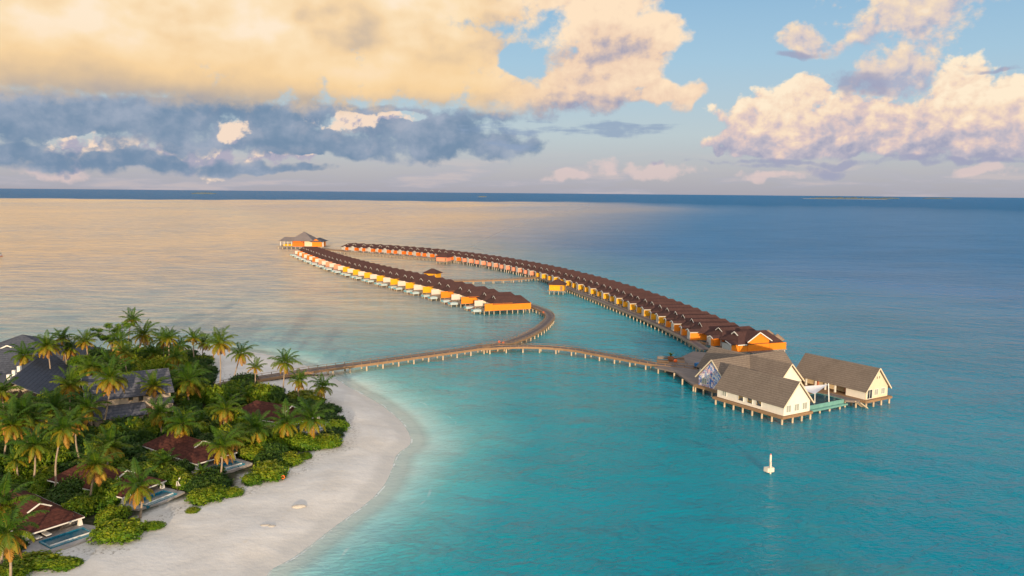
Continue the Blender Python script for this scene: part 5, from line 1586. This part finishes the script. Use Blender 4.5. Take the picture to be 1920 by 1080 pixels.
# ------------------------------------------------------------------ beach villas, houses, pools
def tapered_column(root, x, y, z0, z1):
    m = MB(); m.mesh([(x - .24, y - .24, z0), (x + .24, y - .24, z0), (x + .24, y + .24, z0), (x - .24, y + .24, z0), (x - .13, y - .13, z1), (x + .13, y - .13, z1), (x + .13, y + .13, z1), (x - .13, y + .13, z1)],
        [(3, 2, 1, 0), (4, 5, 6, 7), (0, 1, 5, 4), (1, 2, 6, 5), (2, 3, 7, 6), (3, 0, 4, 7)], M_TRIM); m.build('column', root)
M_TERR = planks('pale_stone_terrace', (0.40, 0.37, 0.35), 0.5, 0.12)
M_LOUNGE = plain('white_cushion', (0.74, 0.72, 0.68), 0.8, 0.06)
def beach_villa(apex_px, rz, label, W=3.6, plabel=None, pool=None, flabel=None, z_r=4.55, z_e=2.55, terr=None):
    """apex_px = where the white edged gablet peak is seen; local +x points to the beach"""
    ax, ay = P(*apex_px, z_r); gz = 1.45
    o = empty('beach_villa', (ax, ay, 0), rz); tag(o, label, 'villa', 'beach villas among the palms')
    sl = (z_r - z_e) / W; g = 1.3; zg = z_r - g * sl; xf, xb, xbb = 3.7, -8.3, -11.2
    m = MB()
    for s in (-1, 1):
        m.plate([(0.3, 0, z_r), (xb, 0, z_r), (xbb, s * W, z_e), (xf, s * W, z_e), (0.05, s * g, zg)], 0.12, M_REDROOF)
    m.plate([(0.05, g, zg), (0.05, -g, zg), (xf, -W, z_e), (xf, W, z_e)], 0.12, M_REDROOF)
    m.plate([(xb, 0, z_r), (xbb, -W, z_e), (xbb, W, z_e)], 0.12, M_REDROOF)
    m.poly([(-0.02, g, zg - .03), (-0.02, -g, zg - .03), (-0.02, 0, z_r - .1)], M_REDROOF)
    m.build('roof', o)
    for s in (-1, 1):
        m = MB(); m.beam((0.34, 0, z_r + .02), (0.15, s * (g + .15), zg - .06), 0.08, 0.16, M_TRIM); m.build('bargeboard', o)
    m = MB()
    m.beam((xf + .02, -W, z_e - .10), (xf + .02, W, z_e - .10), 0.07, 0.15, M_TRIM)
    for s in (-1, 1): m.beam((xf, s * (W + .02), z_e - .10), (xbb, s * (W + .02), z_e - .10), 0.07, 0.15, M_TRIM)
    m.build('fascia', o)
    m = MB(); m.box(xbb + .6, -0.3, -W + .55, W - .55, gz - .2, z_e + .15, M_CREAM); m.build('wall', o)
    m = MB(); m.box(-0.296, -0.24, -1.9, 1.9, gz + .05, z_e - .15, M_GLASSD); m.build('glass_door', o)
    for s in (-1, 1): tapered_column(o, xf - .35, s * (W - .4), gz, z_e - .05)
    m = MB(); m.box(-0.2, xf + .3, -W + .1, W - .1, gz - .3, gz + .04, M_TERR); m.build('veranda_floor', o)
    c, s_ = math.cos(rz), math.sin(rz)
    wp = lambda x, y: (ax + x * c - y * s_, ay + x * s_ + y * c)
    for xx in (-9, -5, -1, 2.5): KEEP.append((*wp(xx, 0), 3.3))
    if pool:
        px0, px1, py0, py1 = pool
        pc = wp((px0 + px1) / 2, (py0 + py1) / 2)
        pl = empty('plunge_pool', (pc[0], pc[1], 0), rz); tag(pl, plabel, 'pool', 'pools of the beach villas')
        hx, hy = (px1 - px0) / 2, (py1 - py0) / 2; zt = gz + 0.22
        m = MB()
        m.box(-hx, hx, -hy, -hy + .22, gz - .4, zt, M_BLUETILE); m.box(-hx, hx, hy - .22, hy, gz - .4, zt, M_BLUETILE)
        m.box(-hx, -hx + .22, -hy + .22, hy - .22, gz - .4, zt, M_BLUETILE); m.box(hx - .45, hx, -hy + .22, hy - .22, gz - .55, zt - .10, M_BLUETILE); m.build('basin', pl)
        m = MB(); m.box(hx - .62, hx - .452, -hy + .22, hy - .22, gz - .4, zt + .015, M_TRIM); m.build('overflow_edge', pl)
        m = MB(); m.box(-hx + .22, hx - .622, -hy + .22, hy - .22, gz - .3, zt - .05, M_POOLB); m.build('pool_water', pl)
        KEEP.append((*pc, max(hx, hy) + 1.0))
    if terr:
        tr_ = empty('terrace', (ax, ay, 0), rz); tag(tr_, flabel, 'terrace', 'terraces of the beach villas')
        m = MB(); m.slab(terr, gz - .35, gz + .015, M_TERR); m.build('paving', tr_)
        cx = sum(p_[0] for p_ in terr) / len(terr); cy = sum(p_[1] for p_ in terr) / len(terr)
        KEEP.append((*wp(cx, cy), 2.8)); KEEP.append((*wp(cx, cy + 2.2), 1.8)); KEEP.append((*wp(cx, cy - 2.2), 1.8))
    return o, wp
v1, wp1 = beach_villa((72.5, 943.3), R(-35), 'front beach villa with red brown roof and loungers, nearest the camera', plabel='blue plunge pool on the terrace of the front villa, beside loungers', pool=(4.6, 7.4, -2.3, 2.9), flabel='pale terrace round the front villa pool', terr=[(3.2, -4.6), (7.6, -4.2), (8.4, -1.0), (8.2, 3.4), (5.0, 4.2), (3.2, 3.6)])
v2, wp2 = beach_villa((234.6, 881.7), R(-25), 'second beach villa, red brown roof half hidden by a golden palm', plabel='blue plunge pool behind the palm with hanging golden fronds', pool=(4.4, 7.0, -2.6, 2.4), flabel='pale terrace round the second villa pool', terr=[(3.2, -4.4), (6.6, -3.6), (7.6, 0.0), (7.2, 3.6), (3.2, 3.6)])
v3, wp3 = beach_villa((379, 826), R(-36), 'third beach villa, red brown roof under a golden palm', plabel='blue plunge pool beside the palm of the third villa', pool=(4.4, 7.0, -2.4, 2.6), flabel='pale terrace round the third villa pool', terr=[(3.2, -4.4), (6.6, -3.6), (7.6, 0.0), (7.2, 3.8), (3.2, 3.6)])
v4, wp4 = beach_villa((545, 761), R(-27), 'farthest beach villa, dark red roof beside the jetty palms', W=3.9, plabel='blue plunge pool under the orange brown palm of the farthest villa', pool=(4.8, 7.4, -2.6, 2.6), flabel='pale terrace round the farthest villa pool', terr=[(3.4, -4.4), (7.4, -3.6), (8.2, 0.0), (7.8, 3.6), (3.4, 3.6)])
def lounger(wp, x, y, rz, label):
    p_ = wp(x, y); o = empty('sun_lounger', (p_[0], p_[1], 1.49), rz); tag(o, label, 'sun lounger', 'sun loungers on the front veranda')
    m = MB(); m.box(-0.35, 0.95, -0.32, 0.32, 0.2, 0.32, M_LOUNGE); m.build('seat', o)
    m = MB(); m.beam((-0.36, 0, 0.25), (-0.95, 0, 0.55), 0.62, 0.12, M_LOUNGE); m.build('backrest', o)
    for sx2 in (-0.3, 0.85):
        for sy2 in (-0.28, 0.28):
            m = MB(); m.box(sx2 - .03, sx2 + .03, sy2 - .03, sy2 + .03, 0, 0.2, M_DARKW); m.build('leg', o)
lounger(wp1, 3.0, -1.9, R(-35), 'white lounger on the front veranda, nearer the corner column')
lounger(wp1, 3.0, -0.8, R(-35), 'white lounger on the front veranda, the one farther from the corner column')
def closed_parasol(x, y, label):
    o = empty('closed_parasol', (x, y, 1.46)); tag(o, label, 'parasol', 'closed white parasols')
    m = MB(); m.tube([(0, 0, 0), (0, 0, 1.75)], 0.03, M_DARKW, 6); m.build('pole', o)
    m = MB(); m.tube([(0, 0, z_) for z_ in (0.35, 0.6, 1.1, 1.5, 1.72)], [0.10, 0.17, 0.14, 0.11, 0.02], M_LOUNGE, 8); m.build('canopy', o, smooth=True)
    m = MB(); m.tube([(0, 0, 0), (0, 0, 0.08)], 0.25, M_DARKW, 10); m.build('foot', o)
p_ = wp1(4.1, -3.3); closed_parasol(p_[0], p_[1], 'closed white parasol at the left corner column of the front villa')
p_ = wp1(3.3, 1.9); 
def hammock(wp, x, y, rz, label):
    p_ = wp(x, y); o = empty('hammock', (p_[0], p_[1], 1.49), rz); tag(o, label, 'hammock', 'white hammocks by the villas')
    m = MB(); n = 8
    L_ = [Vector((0, -0.7 + 1.4 * k / n, 0.35 + 0.95 * (abs(k / n - 0.5) * 2) ** 1.6)) for k in range(n + 1)]
    for k in range(n):
        w0, w1 = 0.10 + 0.22 * math.sin(PI * k / n), 0.10 + 0.22 * math.sin(PI * (k + 1) / n)
        m.poly([L_[k] + Vector((-w0, 0, .05)), L_[k] + Vector((w0, 0, .05)), L_[k + 1] + Vector((w1, 0, .05)), L_[k + 1] + Vector((-w1, 0, .05))], M_LOUNGE)
    m.build('cloth', o)
    m = MB()
    for s in (-1, 1): m.tube([(0, s * 0.72, 1.33), (0, s * 0.9, 0.0)], 0.04, M_DARKW, 6)
    m.tube([(0, -0.9, 0.03), (0, 0.9, 0.03)], 0.04, M_DARKW, 6)
    m.build('stand', o)
hammock(wp1, 2.9, 2.0, R(-35), 'white hammock hanging under the front villa veranda')
hammock(wp2, 5.6, 4.0, R(10), 'white hammock at the far corner of the second villa terrace')

# grey two storey house
rz = math.atan2(152.8 - 145.2, -65.8 + 77.5)
HB = empty('grey_house', (-77.5, 145.2, 0), rz); tag(HB, 'grey shingled two storey house with lean to roof among palms', 'house')
L_ = math.hypot(11.7, 7.6); hw = 4.6; zr, ze = 9.2, 5.75
m = MB()
for s in (-1, 1): m.plate([(-0.5, 0, zr), (L_ + .4, 0, zr), (L_ + .4, s * (hw + .3), ze - .2), (-0.5, s * (hw + .3), ze - .2)], 0.15, M_LROOF)
m.build('roof', HB)
m = MB(); m.plate([(0.3, -hw + .3, 4.25), (9.2, -hw + .3, 4.25), (9.2, -hw - 3.2, 2.75), (0.3, -hw - 3.2, 2.75)], 0.12, M_LROOF); m.build('lean_to_roof', HB)
m = MB()
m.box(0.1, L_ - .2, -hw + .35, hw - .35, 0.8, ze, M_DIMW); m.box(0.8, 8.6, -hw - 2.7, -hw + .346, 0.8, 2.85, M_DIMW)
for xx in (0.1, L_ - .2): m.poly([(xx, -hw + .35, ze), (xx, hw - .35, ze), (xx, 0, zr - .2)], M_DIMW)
m.build('wall', HB)
for s in (-1, 1):
    m = MB(); m.beam((-0.52, 0, zr - .05), (-0.52, s * (hw + .3), ze - .25), 0.07, 0.22, M_TRIM); m.build('bargeboard', HB)
for (u, w_, z0, z1) in ((6.6, 0.7, 4.75, 5.4), (8.3, 0.7, 4.45, 5.45), (2.0, 0.8, 1.6, 2.5), (5.0, 0.8, 1.6, 2.5)):
    yy = -hw + .35 if z0 > 4 else -hw - 2.7
    m = MB(); m.box(u - .06, u + w_ + .06, yy - .05, yy - .003, z0 - .06, z1 + .06, M_FASCIA); f = m.build('window', HB)
    m = MB(); m.box(u, u + w_, yy - .07, yy - .052, z0, z1, M_GLASSD); m.build('pane', f)
m = MB(); m.box(9.4, 11.8, -hw + .29, -hw + .346, 1.0, 3.2, M_FASCIA); m.build('door', HB)
m = MB(); m.plate([(11.4, -hw + .2, 4.6), (14.0, -hw + .2, 4.6), (14.0, -hw - 1.6, 3.9), (11.4, -hw - 1.6, 3.9)], 0.12, M_LROOF); m.build('porch_roof', HB)
for xx in (11.7, 13.7):
    m = MB(); m.box(xx - .13, xx + .13, -hw - 1.4, -hw - 1.15, 0.9, 3.95, M_DIMW); m.build('porch_post', HB)
c, s_ = math.cos(rz), math.sin(rz)
for u in (1, 4.5, 8, 11.5):
    KEEP.append((-77.5 + u * c, 145.2 + u * s_, 4.6)); KEEP.append((-77.5 + u * c + 5.5 * s_, 145.2 + u * s_ - 5.5 * c, 3.0))

# slate roofed house at the left edge
HS = empty('slate_roof_house', (-100, 165, 0)); tag(HS, 'large house with slate blue roofs and white edged gables at left', 'house')
off = Vector((-100, 165, 0))
def lp(px, py, z): a_ = P(px, py, z); return Vector((a_[0], a_[1], z)) - off
m = MB()
pk = lp(42, 627, 9.4); r1 = R(20)
def rot(x, y): return Vector((x * math.cos(r1) - y * math.sin(r1), x * math.sin(r1) + y * math.cos(r1), 0))
cs = [pk + rot(sx2 * 15.5, sy2 * 13.5) - Vector((0, 0, 6.6)) for sx2, sy2 in ((-1, -1), (1, -1), (1, 1), (-1, 1))]
for k in range(4): m.plate([pk, cs[k], cs[(k + 1) % 4]], 0.15, M_BROOF)
ra, rb = lp(74, 668, 6.6), lp(19, 714, 6.4)
dirv = (rb - ra).normalized(); sdv = Vector((-dirv.y, dirv.x, 0)).normalized()   # to the right seen from the camera
rb2 = rb + dirv * 0.5
m.plate([ra, rb2, rb2 + sdv * 6.2 - Vector((0, 0, 3.6)), ra + sdv * 6.2 - Vector((0, 0, 3.6))], 0.15, M_BROOF)
m.plate([ra, rb2, rb2 - sdv * 7.5 - Vector((0, 0, 3.6)), ra - sdv * 7.5 - Vector((0, 0, 3.6))], 0.15, M_BROOF)
ga = lp(36.7, 712.5, 5.0); gd_ = Vector((0.22, -0.975, 0)); gs = Vector((0.975, 0.22, 0))
for s in (-1, 1): m.plate([ga, ga - gd_ * 7, ga - gd_ * 7 + gs * s * 3.5 - Vector((0, 0, 1.75)), ga + gs * s * 3.5 - Vector((0, 0, 1.75))], 0.14, M_BROOF)
da = lp(13, 648, 7.7); dd_ = Vector((0.35, -0.937, 0)); ds = Vector((0.937, 0.35, 0))
for s in (-1, 1): m.plate([da, da - dd_ * 6, da - dd_ * 6 + ds * s * 2.4 - Vector((0, 0, 1.1)), da + ds * s * 2.4 - Vector((0, 0, 1.1))], 0.14, M_BROOF)
m.build('roof', HS)
m = MB()
def box_dir(m, c0, d, s, hw_, z0, z1, depth, mat, peak=None):
    a_ = c0 + s * (-hw_); b_ = c0 + s * hw_
    pts = [Vector((a_.x, a_.y, z0)), Vector((b_.x, b_.y, z0)), Vector((b_.x, b_.y, z1))] + ([Vector((c0.x, c0.y, peak))] if peak else []) + [Vector((a_.x, a_.y, z1))]
    m.poly(pts, mat)
    for e in (a_, b_): m.poly([Vector((e.x, e.y, z0)), Vector((e.x, e.y, z0)) - d * depth, Vector((e.x, e.y, z1)) - d * depth, Vector((e.x, e.y, z1))], mat)
box_dir(m, ga - gd_ * 0.5, gd_, gs, 2.7, 0.8, 3.5, 6, M_DIMW, 4.75)
box_dir(m, da - dd_ * 1.3, dd_, ds, 1.9, 4.0, 6.7, 4, M_DIMW, 7.4)
mc = pk - Vector((0, 0, pk.z)); 
for k in range(4):
    a_, b_ = mc + (cs[k] - Vector((0, 0, cs[k].z)) - mc) * 0.9, mc + (cs[(k + 1) % 4] - Vector((0, 0, cs[(k + 1) % 4].z)) - mc) * 0.9
    m.poly([a_ + Vector((0, 0, .8)), b_ + Vector((0, 0, .8)), b_ + Vector((0, 0, 3.3)), a_ + Vector((0, 0, 3.3))], M_DIMW)
m.build('wall', HS)
for (ap, sd_, h_, dr_) in ((ga + gd_ * .1, gs, 3.6, 1.8), (da + dd_ * .1, ds, 2.5, 1.15)):
    for s in (-1, 1):
        m = MB(); m.beam(ap, ap + sd_ * s * h_ - Vector((0, 0, dr_)), 0.08, 0.24, M_TRIM); m.build('bargeboard', HS)
m = MB(); q0 = da - dd_ * 0.15 - Vector((0, 0, 1.15)); m.beam(q0 - ds * 2.3, q0 + ds * 2.3, 0.12, 0.2, M_TRIM)
for s in (-2.2, -0.7, 0.7, 2.2): m.beam(q0 + ds * s, q0 + ds * s - Vector((0, 0, 2.0)), 0.14, 0.14, M_TRIM)
m.beam(q0 - ds * 2.3 - Vector((0, 0, 1.9)), q0 + ds * 2.3 - Vector((0, 0, 1.9)), 0.12, 0.16, M_TRIM)
m.build('balcony_frame', HS)
for t in (0.52, 0.68, 0.84):
    q0 = ra + (rb2 - ra) * t - sdv * 1.0
    m = MB(); m.box(q0.x - .3, q0.x + .3, q0.y - .3, q0.y + .3, q0.z - 1.2, q0.z + 0.55, M_TRIM); m.build('roof_vent', HS)
for (x, y) in ((-104, 172), (-101, 165), (-98, 158), (-96, 165), (-112, 180), (-118, 188), (-106, 184), (-96, 172)): KEEP.append((x, y, 5.0))

# tennis court among the trees
cc = [P(58, 818, 1.2), P(92, 775, 1.2)]
TC = empty('tennis_court', (-83.5, 140.5, 1.1), R(38)); tag(TC, 'dark green tennis court with white lines glimpsed between palms', 'tennis court')
M_COURT = plain('green_court', (0.015, 0.075, 0.04), 0.8, 0.2, 0.6)
m = MB(); m.box(-4.0, 4.0, -6.5, 6.5, -0.4, 0.10, M_COURT); m.build('surface', TC)
m = MB()
for xx in (-2.9, -2.1, 2.1, 2.9): m.box(xx - .05, xx + .05, -6.0, 6.0, 0.10, 0.106, M_TRIM)
for yy in (-6.0, -3.2, 3.2, 6.0): m.box(-2.9, 2.9, yy - .05, yy + .05, 0.104, 0.111, M_TRIM)
m.build('court_lines', TC)
KEEP += [(-83.5, 140.5, 4.0), (-81, 137, 3.0), (-86, 144, 3.0)]

# spreading broadleaf tree at the back shore
def broad_tree(px, py, z, Rr, label, seed=5):
    x, y = P(px, py, z); gz = ground_z(x, y)
    o = empty('broadleaf_tree', (x, y, gz)); tag(o, label, 'tree')
    rg = random.Random(seed); H = z - gz
    m = MB(); m.tube([(0, 0, -.2), (0.1, 0, H * .3), (0.0, 0.2, H * .55)], [0.34, 0.26, 0.2], M_BARK, 9)
    ends = []
    for k in range(9):
        a = k * 0.7 + rg.uniform(-.2, .2); rr_ = Rr * rg.uniform(0.5, 1.0); hz = H * rg.uniform(0.62, 1.0)
        e = Vector((math.cos(a) * rr_, math.sin(a) * rr_ * 0.8, hz))
        m.tube([(0, 0.1, H * .45), (e.x * .45, e.y * .45, H * .5 + (hz - H * .5) * .6), e], [0.15, 0.09, 0.03], M_BARK, 6)
        ends += [e, Vector((e.x * .6, e.y * .6, hz * .95))]
        e2 = e + Vector((rg.uniform(-1, 1), rg.uniform(-1, 1), rg.uniform(-.6, .5))); ends.append(e2)
    m.build('trunk', o, smooth=True)
    Q, A = [], []; g2 = np.random.default_rng(seed)
    for e in ends:
        for k in range(210):
            d_ = g2.normal(size=3); d_ /= np.linalg.norm(d_)
            pp = np.array(e) + d_ * np.array([1.0, 1.0, 0.5]) * 0.95 * g2.random() ** 0.4
            nrm = d_ * .6 + g2.normal(size=3) * .6; nrm /= np.linalg.norm(nrm)
            t1 = np.cross(nrm, g2.normal(size=3)); t1 /= np.linalg.norm(t1); t2 = np.cross(nrm, t1); sz = 0.13 * g2.uniform(.7, 1.3)
            Q.append([pp - t1 * sz, pp - t2 * sz * .6, pp + t1 * sz, pp + t2 * sz * .6]); A.append(np.clip(0.35 + d_[2] * .25 + g2.uniform(-.2, .2), 0, 1))
    link('crown', leaf_mesh('crown', np.array(Q), A, M_BUSHL), o)
    return o
broad_tree(206, 606, 10.5, 4.6, 'open spreading broadleaf tree above the palms at the back shore')
broad_tree(152, 668, 6.0, 3.6, 'dark broadleaf tree behind the thicket right of the slate roof', 9)

# dense understory
UND = 'bushes of the dense island understory'
rg = random.Random(77); pts = []
xs_ = [p_[0] for p_ in VEG]; ys_ = [p_[1] for p_ in VEG]
tries = 0
cand = []
while tries < 9000 and len(pts) < 290:
    tries += 1
    x, y = rg.uniform(-150, max(xs_)), rg.uniform(75, max(ys_))
    # keep to what the camera can see
    if x / y < -0.72 or y < 78: continue
    a_ = np.array([x]); b2 = np.array([y])
    if float(signed(a_, b2, VEG)[0]) < 1.4: continue
    rad = rg.uniform(1.5, 2.6) * (1.0 + 0.25 * (y > 150))
    if any((x - k[0]) ** 2 + (y - k[1]) ** 2 < (k[2] + rad * 0.55) ** 2 for k in KEEP): continue
    if any((x - k[0]) ** 2 + (y - k[1]) ** 2 < (0.62 * (k[2] + rad)) ** 2 for k in pts): continue
    if any((x - k[0]) ** 2 + (y - k[1]) ** 2 < (0.55 * (k[2] + rad)) ** 2 for k in BUSHES[:30]): continue
    pts.append((x, y, rad))
for (x, y, rad) in pts:
    dedge = float(signed(np.array([x]), np.array([y]), VEG)[0])
    h = min(rg.uniform(1.6, 3.6) * (1 + 0.30 * (y > 150)), 1.2 + dedge * 0.5)
    near_house = any((x - k[0]) ** 2 + (y - k[1]) ** 2 < (k[2] + rad + 1.5) ** 2 for k in KEEP)
    if near_house: h = min(h, 1.6 if x > -52 and y > 130 else 2.2)
    bush((x, y), None, rad, rad * rg.uniform(.85, 1.1), h, BUSH_D if rg.random() < 0.55 else (BUSH_M if rg.random() < 0.6 else BUSH_B), 'green bush of the crowded understory between the island palms', UND)
# trunkless young palms among the bushes
YG = 'young trunkless palms of the understory'
n_y = 0
for (x, y, rad) in pts[::5]:
    a = rg.uniform(0, 6.28); xx, yy = x + math.cos(a) * rad * 0.8, y + math.sin(a) * rad * 0.8
    if any((xx - k[0]) ** 2 + (yy - k[1]) ** 2 < (k[2] + 0.5) ** 2 for k in KEEP): continue
    o = link('young_palm', CROWNS[(n_y * 2) % 6], None, (xx, yy, ground_z(xx, yy) + rg.uniform(0.7, 1.9)), rg.uniform(0, 6.28))
    sc_ = rg.uniform(0.55, 0.9); o.scale = (sc_,) * 3
    tag(o, 'young trunkless palm spreading fronds among the understory bushes', 'palm tree', YG); n_y += 1
# ------------------------------------------------------------------ small things on beach and water
x, y = P(1442, 886, 0)
BE = empty('channel_marker', (x, y, 0), R(20)); tag(BE, 'white floating channel marker standing alone in turquoise water', 'channel marker')
M_BEA = plain('cream_marker_paint', (0.80, 0.72, 0.60), 0.5, 0.12, 2.0, streak=0.2)
m = MB(); m.slab([(-0.6, -0.45), (0.6, -0.45), (0.68, 0.45), (-0.68, 0.45)], 0.18, 0.85, M_BEA); m.build('float', BE)
m = MB(); m.tube([(-0.15, -0.50, -0.6), (-0.15, -0.50, 1.85)], 0.13, M_BEA, 10); m.build('front_post', BE)
m = MB(); m.tube([(0.22, 0.1, -0.6), (0.25, 0.1, 2.75), (0.25, 0.1, 2.8)], [0.17, 0.15, 0.08], M_BEA, 10); m.build('rear_post', BE)
m = MB(); m.tube([(0.25, 0.1, 2.8), (0.25, 0.1, 2.98)], 0.06, M_LIFE, 8); m.build('lamp', BE)

# heaps of sand raked together on the beach
M_SANDH = plain('heaped_sand', (0.52, 0.48, 0.43), 1.0, 0.12, 3.0, 0.1, bumpk=0.05)
def heap(px, py, a, b2, h, label):
    x, y = P(px, py, 0.9); z = ground_z(x, y)
    n, k_ = 14, 5; m = MB(); rd = random.Random(int(px)); vs, fs = [], []
    for i in range(k_ + 1):
        t = i / k_; r_ = math.cos(t * PI / 2)
        for j in range(n):
            an = 2 * PI * j / n; jit = 1 + 0.15 * math.sin(3 * an + px) + rd.uniform(-.06, .06)
            vs.append((a * r_ * jit * math.cos(an), b2 * r_ * jit * math.sin(an), -0.08 + (h + .08) * math.sin(t * PI / 2)))
    for i in range(k_):
        for j in range(n): fs.append((i * n + j, i * n + (j + 1) % n, (i + 1) * n + (j + 1) % n, (i + 1) * n + j))
    m.mesh(vs, fs, M_SANDH); o = m.build('sand_heap', None, (x, y, z), R(12), True); tag(o, label, 'sand heap', 'sand heaps on the beach')
heap(560, 949, 0.95, 0.42, 0.28, 'larger heap of raked sand in the middle of the beach')
heap(497, 984, 0.7, 0.3, 0.12, 'low flattened sand heap nearer the bushes')
heap(509, 985, 0.5, 0.3, 0.12, 'small sand lump just right of the flattened heap')

# motor boat at the left edge
x, y = P(-1, 481, 0)
BO = empty('motor_boat', (x, y, 0), R(100)); tag(BO, 'white motor boat with red bottom at the left edge of the lagoon', 'boat')
m = MB(); st_ = [(-3.0, 0.9), (-1.0, 1.15), (1.5, 1.0), (3.0, 0.45), (3.8, 0.05)]
vs, fs = [], []
for (xx, w_) in st_: vs += [(xx, -w_, 1.0), (xx, -w_ * .7, -0.2), (xx, w_ * .7, -0.2), (xx, w_, 1.0)]
for i in range(4): fs += [(4 * i + k, 4 * i + k + 1, 4 * i + 5 + k, 4 * i + 4 + k) for k in range(3)] + [(4 * i + 3, 4 * i, 4 * i + 4, 4 * i + 7)]
fs += [(0, 1, 2, 3)]; m.mesh(vs, fs, M_TRIM); m.build('hull', BO)
m = MB(); m.box(-1.6, 1.0, -0.8, 0.8, 1.0, 2.0, M_TRIM); m.box(-1.9, 1.1, -0.95, 0.95, 2.0, 2.15, M_DARKW); m.build('cabin', BO)
m = MB(); m.box(-3.0, 2.2, -1.16, 1.16, 0.05, 0.28, M_LIFE); m.build('stripe', BO)

# islands low on the sea line
def islet(px, wpx, dist, h, label, sandy, name='distant_island'):
    r_ = ray(px, 361.5 + (px - 960) * 17.5 / 1920); x = r_[0] / r_[1] * dist; y = dist
    hw_ = wpx / F_PX * dist / 2
    rd = random.Random(int(px)); n = 40; m = MB()
    o = empty(name, (x, y, 0), -math.atan2(x, y)); tag(o, label, 'island', 'distant islands on the horizon')
    vs, fs = [], []
    for i in range(n + 1):
        t = -1 + 2 * i / n; ev = (1 - t * t) ** 0.45 * h * (0.75 + 0.5 * rd.random())
        dpt = hw_ * 0.18
        vs += [(t * hw_, -dpt * (1 - t * t), -2), (t * hw_, -dpt * .7 * (1 - t * t), ev * .8), (t * hw_, 0, ev), (t * hw_, dpt * (1 - t * t), -2)]
    for i in range(n): fs += [(4 * i + k, 4 * i + 4 + k, 4 * i + 5 + k, 4 * i + 1 + k) for k in range(3)]
    m.mesh(vs, fs, M_FARG); m.build('forest', o)
    if sandy:
        m = MB(); m.slab([(-hw_ * 1.12, -hw_ * .2), (hw_ * .8, -hw_ * .22), (hw_ * .95, 0), (-hw_ * 1.2, 0)], -2, h * 0.14, M_FARS); m.build('beach', o)
M_FARS = plain('far_sand', (0.30, 0.27, 0.25), 0.9, 0.2, 0.01)
M_FARG = plain('far_vegetation', (0.10, 0.13, 0.14), 0.9, 0.25, 0.01)
islet(382, 46, 9000, 16, 'small dark island on the left horizon', False)
islet(905, 16, 8000, 9, 'tiny island at the middle of the horizon', True)
islet(1590, 140, 11000, 22, 'long island with a pale beach on the right horizon', True)
islet(1668, 34, 14000, 22, 'faint low islet right of the long island', False)
islet(1758, 52, 17000, 22, 'faintest islet, rightmost on the horizon', False)
